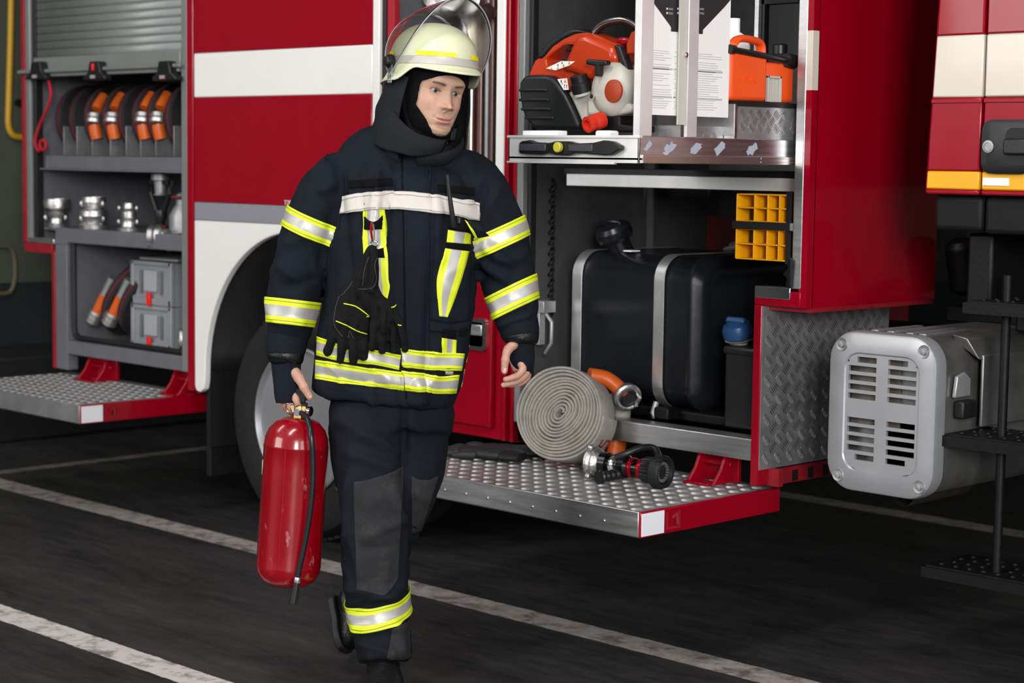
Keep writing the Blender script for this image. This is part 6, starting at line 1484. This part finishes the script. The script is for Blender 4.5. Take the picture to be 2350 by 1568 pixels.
G().lathe([(.0085, 0), (.0092, .002), (.0092, .014), (.0085, .016)], a_, d_, 20).build('ferrule', alu, ho)
G().lathe([(.0085, .014), (.0095, .03), (.0125, Ln), (.010, Ln), (.008, Ln-.01)], a_, d_, 20).build('nozzle_tip', bplast, ho)

# ---- gloves clipped to the jacket
DG = .185
GF = creases([(838, 590, 822, 690, 4, -.003), (850, 575, 846, 650, 3, -.0025), (862, 590, 858, 660, 4, .002), (840, 672, 872, 690, 5, -.003), (835, 640, 850, 672, 4, .002), (780, 745, 776, 775, 4, -.002), (800, 745, 800, 770, 3, -.003), (823, 748, 823, 772, 3, -.003), (870, 710, 868, 760, 3, -.003), (890, 715, 892, 770, 3, -.003), (900, 700, 915, 750, 3, -.002), (800, 690, 790, 740, 6, .0015), (800, 715, 845, 740, 4, .0015)])
def glove(cuff_, fingers, label, pip, lobes=(), sm=None):
    t = thing('work_glove', (PM(*cuff_[0][:3])), label, 'glove', 'gloves clipped to the jacket')
    g = G().ring_loft(loft_rings(cuff_, 26, 5, 2.3))
    for pts, r0, r1 in fingers:
        P = [V(q) for q in spline([tuple(PM(*p)) for p in pts], 5)]; K = len(P)
        g.tube(P, [(r0+(r1-r0)*k/(K-1))*(1+.05*math.sin(k*2.3)) for k in range(K)], 14, flat=.85); g.ball(P[-1], r1, 12); g.ball(P[0], r0, 12)
    for (x, y, d, r, sz) in lobes: g.ball(PM(x, y, d), r, 14, sc=(1, .8, sz))
    me = remeshed(g, .0034, 2, .5)
    o, bv = fin(me, 'glove_hand', suede, t, lambda c, n: c+n*(.003*noise.noise(c*30)+.002*noise.noise(c*V((75, 75, 30)))+GF(c, n)))
    for L in pip+(sm or []):
        pts = []
        for q in spline([(*p, 0) for p in L], 5):
            d = ray(q[0], q[1]).normalized(); loc = bv.ray_cast(CAM, d)[0]
            if loc is None: loc = bv.find_nearest(PM(q[0], q[1], DG+.02))[0]
            pts.append(loc-d*.0005)
        grey = sm and L in sm; G().tube(pts, .0007 if grey else .0016, 6).build('seam_stitching' if grey else 'yellow_piping', mat('glove_stitch', '4a4a4c', .8) if grey else tyel, t)
    return t
glove([(856, 572, .150, 8, .014), (848, 592, .158, 15, .020), (836, 625, .168, 20, .022), (824, 660, .172, 24, .024), (812, 690, .176, 36, .026), (806, 725, .178, 42, .027), (803, 755, .178, 41, .026), (803, 776, .176, 36, .02)],
      [([(768, 752, .175), (760, 778, .178), (753, 806, .176)], .0172, .0130), ([(790, 766, .18), (786, 795, .186), (781, 826, .182)], .0160, .0128), ([(812, 770, .18), (812, 800, .188), (811, 829, .182)], .0155, .0125), ([(833, 772, .176), (836, 796, .18), (834, 820, .176)], .0150, .0120)],
      'black suede work glove with yellow piping, fingers spread, left of the pair on the jacket', [[(789, 697), (815, 703), (835, 716), (850, 728)], [(771, 737), (795, 747), (820, 760), (842, 767)]], sm=[[(790, 640), (775, 690), (769, 712), (767, 745), (786, 773)], [(800, 775), (802, 760), (812, 778)]])
glove([(857, 566, .165, 8, .014), (851, 590, .178, 18, .022), (845, 630, .186, 24, .024), (841, 665, .188, 27, .026), (860, 698, .184, 26, .024), (882, 718, .182, 32, .024), (886, 740, .180, 32, .02)],
      [([(862, 730, .186), (858, 765, .192), (854, 796, .186)], .0135, .0118), ([(880, 738, .18), (879, 775, .186), (878, 804, .180)], .0138, .0122), ([(900, 735, .174), (903, 772, .18), (904, 804, .174)], .0135, .0118), ([(898, 706, .182), (916, 740, .192), (926, 775, .190), (930, 801, .184)], .0130, .0100)],
      'black suede work glove folded over at its cuff, right of the pair on the jacket', [[(898, 706), (905, 704), (909, 700)], [(913, 745), (917, 747), (921, 747)]], lobes=((880, 742, .196, .021, 1.5),), sm=[[(866, 590), (860, 611), (864, 640), (854, 661), (822, 664)], [(846, 590), (836, 620), (832, 655)]])
c = PM(852, 530, .165); t = thing('carabiner', c, 'red and silver snap carabiner holding the gloves on the chest', 'carabiner')
G().tube([PM(x, y, d) for x, y, d in ((853, 512, .168), (851, 520, .172), (852, 535, .172), (854, 548, .170))], .0032, 10).build('spine', mat('red_anodised', 'b50f22', .25, .7), t)
G().tube([PM(x, y, d) for x, y, d in ((853, 512, .168), (856, 514, .160), (859, 530, .160), (859, 548, .162), (857, 555, .166), (854, 552, .168), (854, 548, .170))], .0024, 8).build('gate', chrome, t)
G().tube([PM(858, 560, .165)+RC*(.010*math.cos(a))+NC*(.006*math.cos(a))+ZZ*(.009*math.sin(a)) for a in [2*PI*i/18 for i in range(18)]], .0022, 8, closed=True).build('split_ring', chrome, t)
# ---- two-way radio standing in the chest pocket
t = thing('two_way_radio', PM(1044, 520, .10), 'black two-way radio with a long aerial standing in the chest pocket', 'radio')
G().tube([PM(x, y, d) for x, y, d in ((1027, 401, .155), (1029, 425, .155), (1034, 465, .155), (1040, 508, .148), (1041, 520, .14))], [.0056, .0056, .0062, .0072, .0080], 14).build('aerial', rubber, t)
G().obox(PM(1048, 556, .068), RC*.024, NC*.014, ZZ*.052).build('radio_body', bplast, t, bevel=.005)
G().lathe([(.007, 0), (.007, .014), (.005, .016)], PM(1054, 512, .12), (0, 0, 1), 14).build('radio_knob', bplast, t)
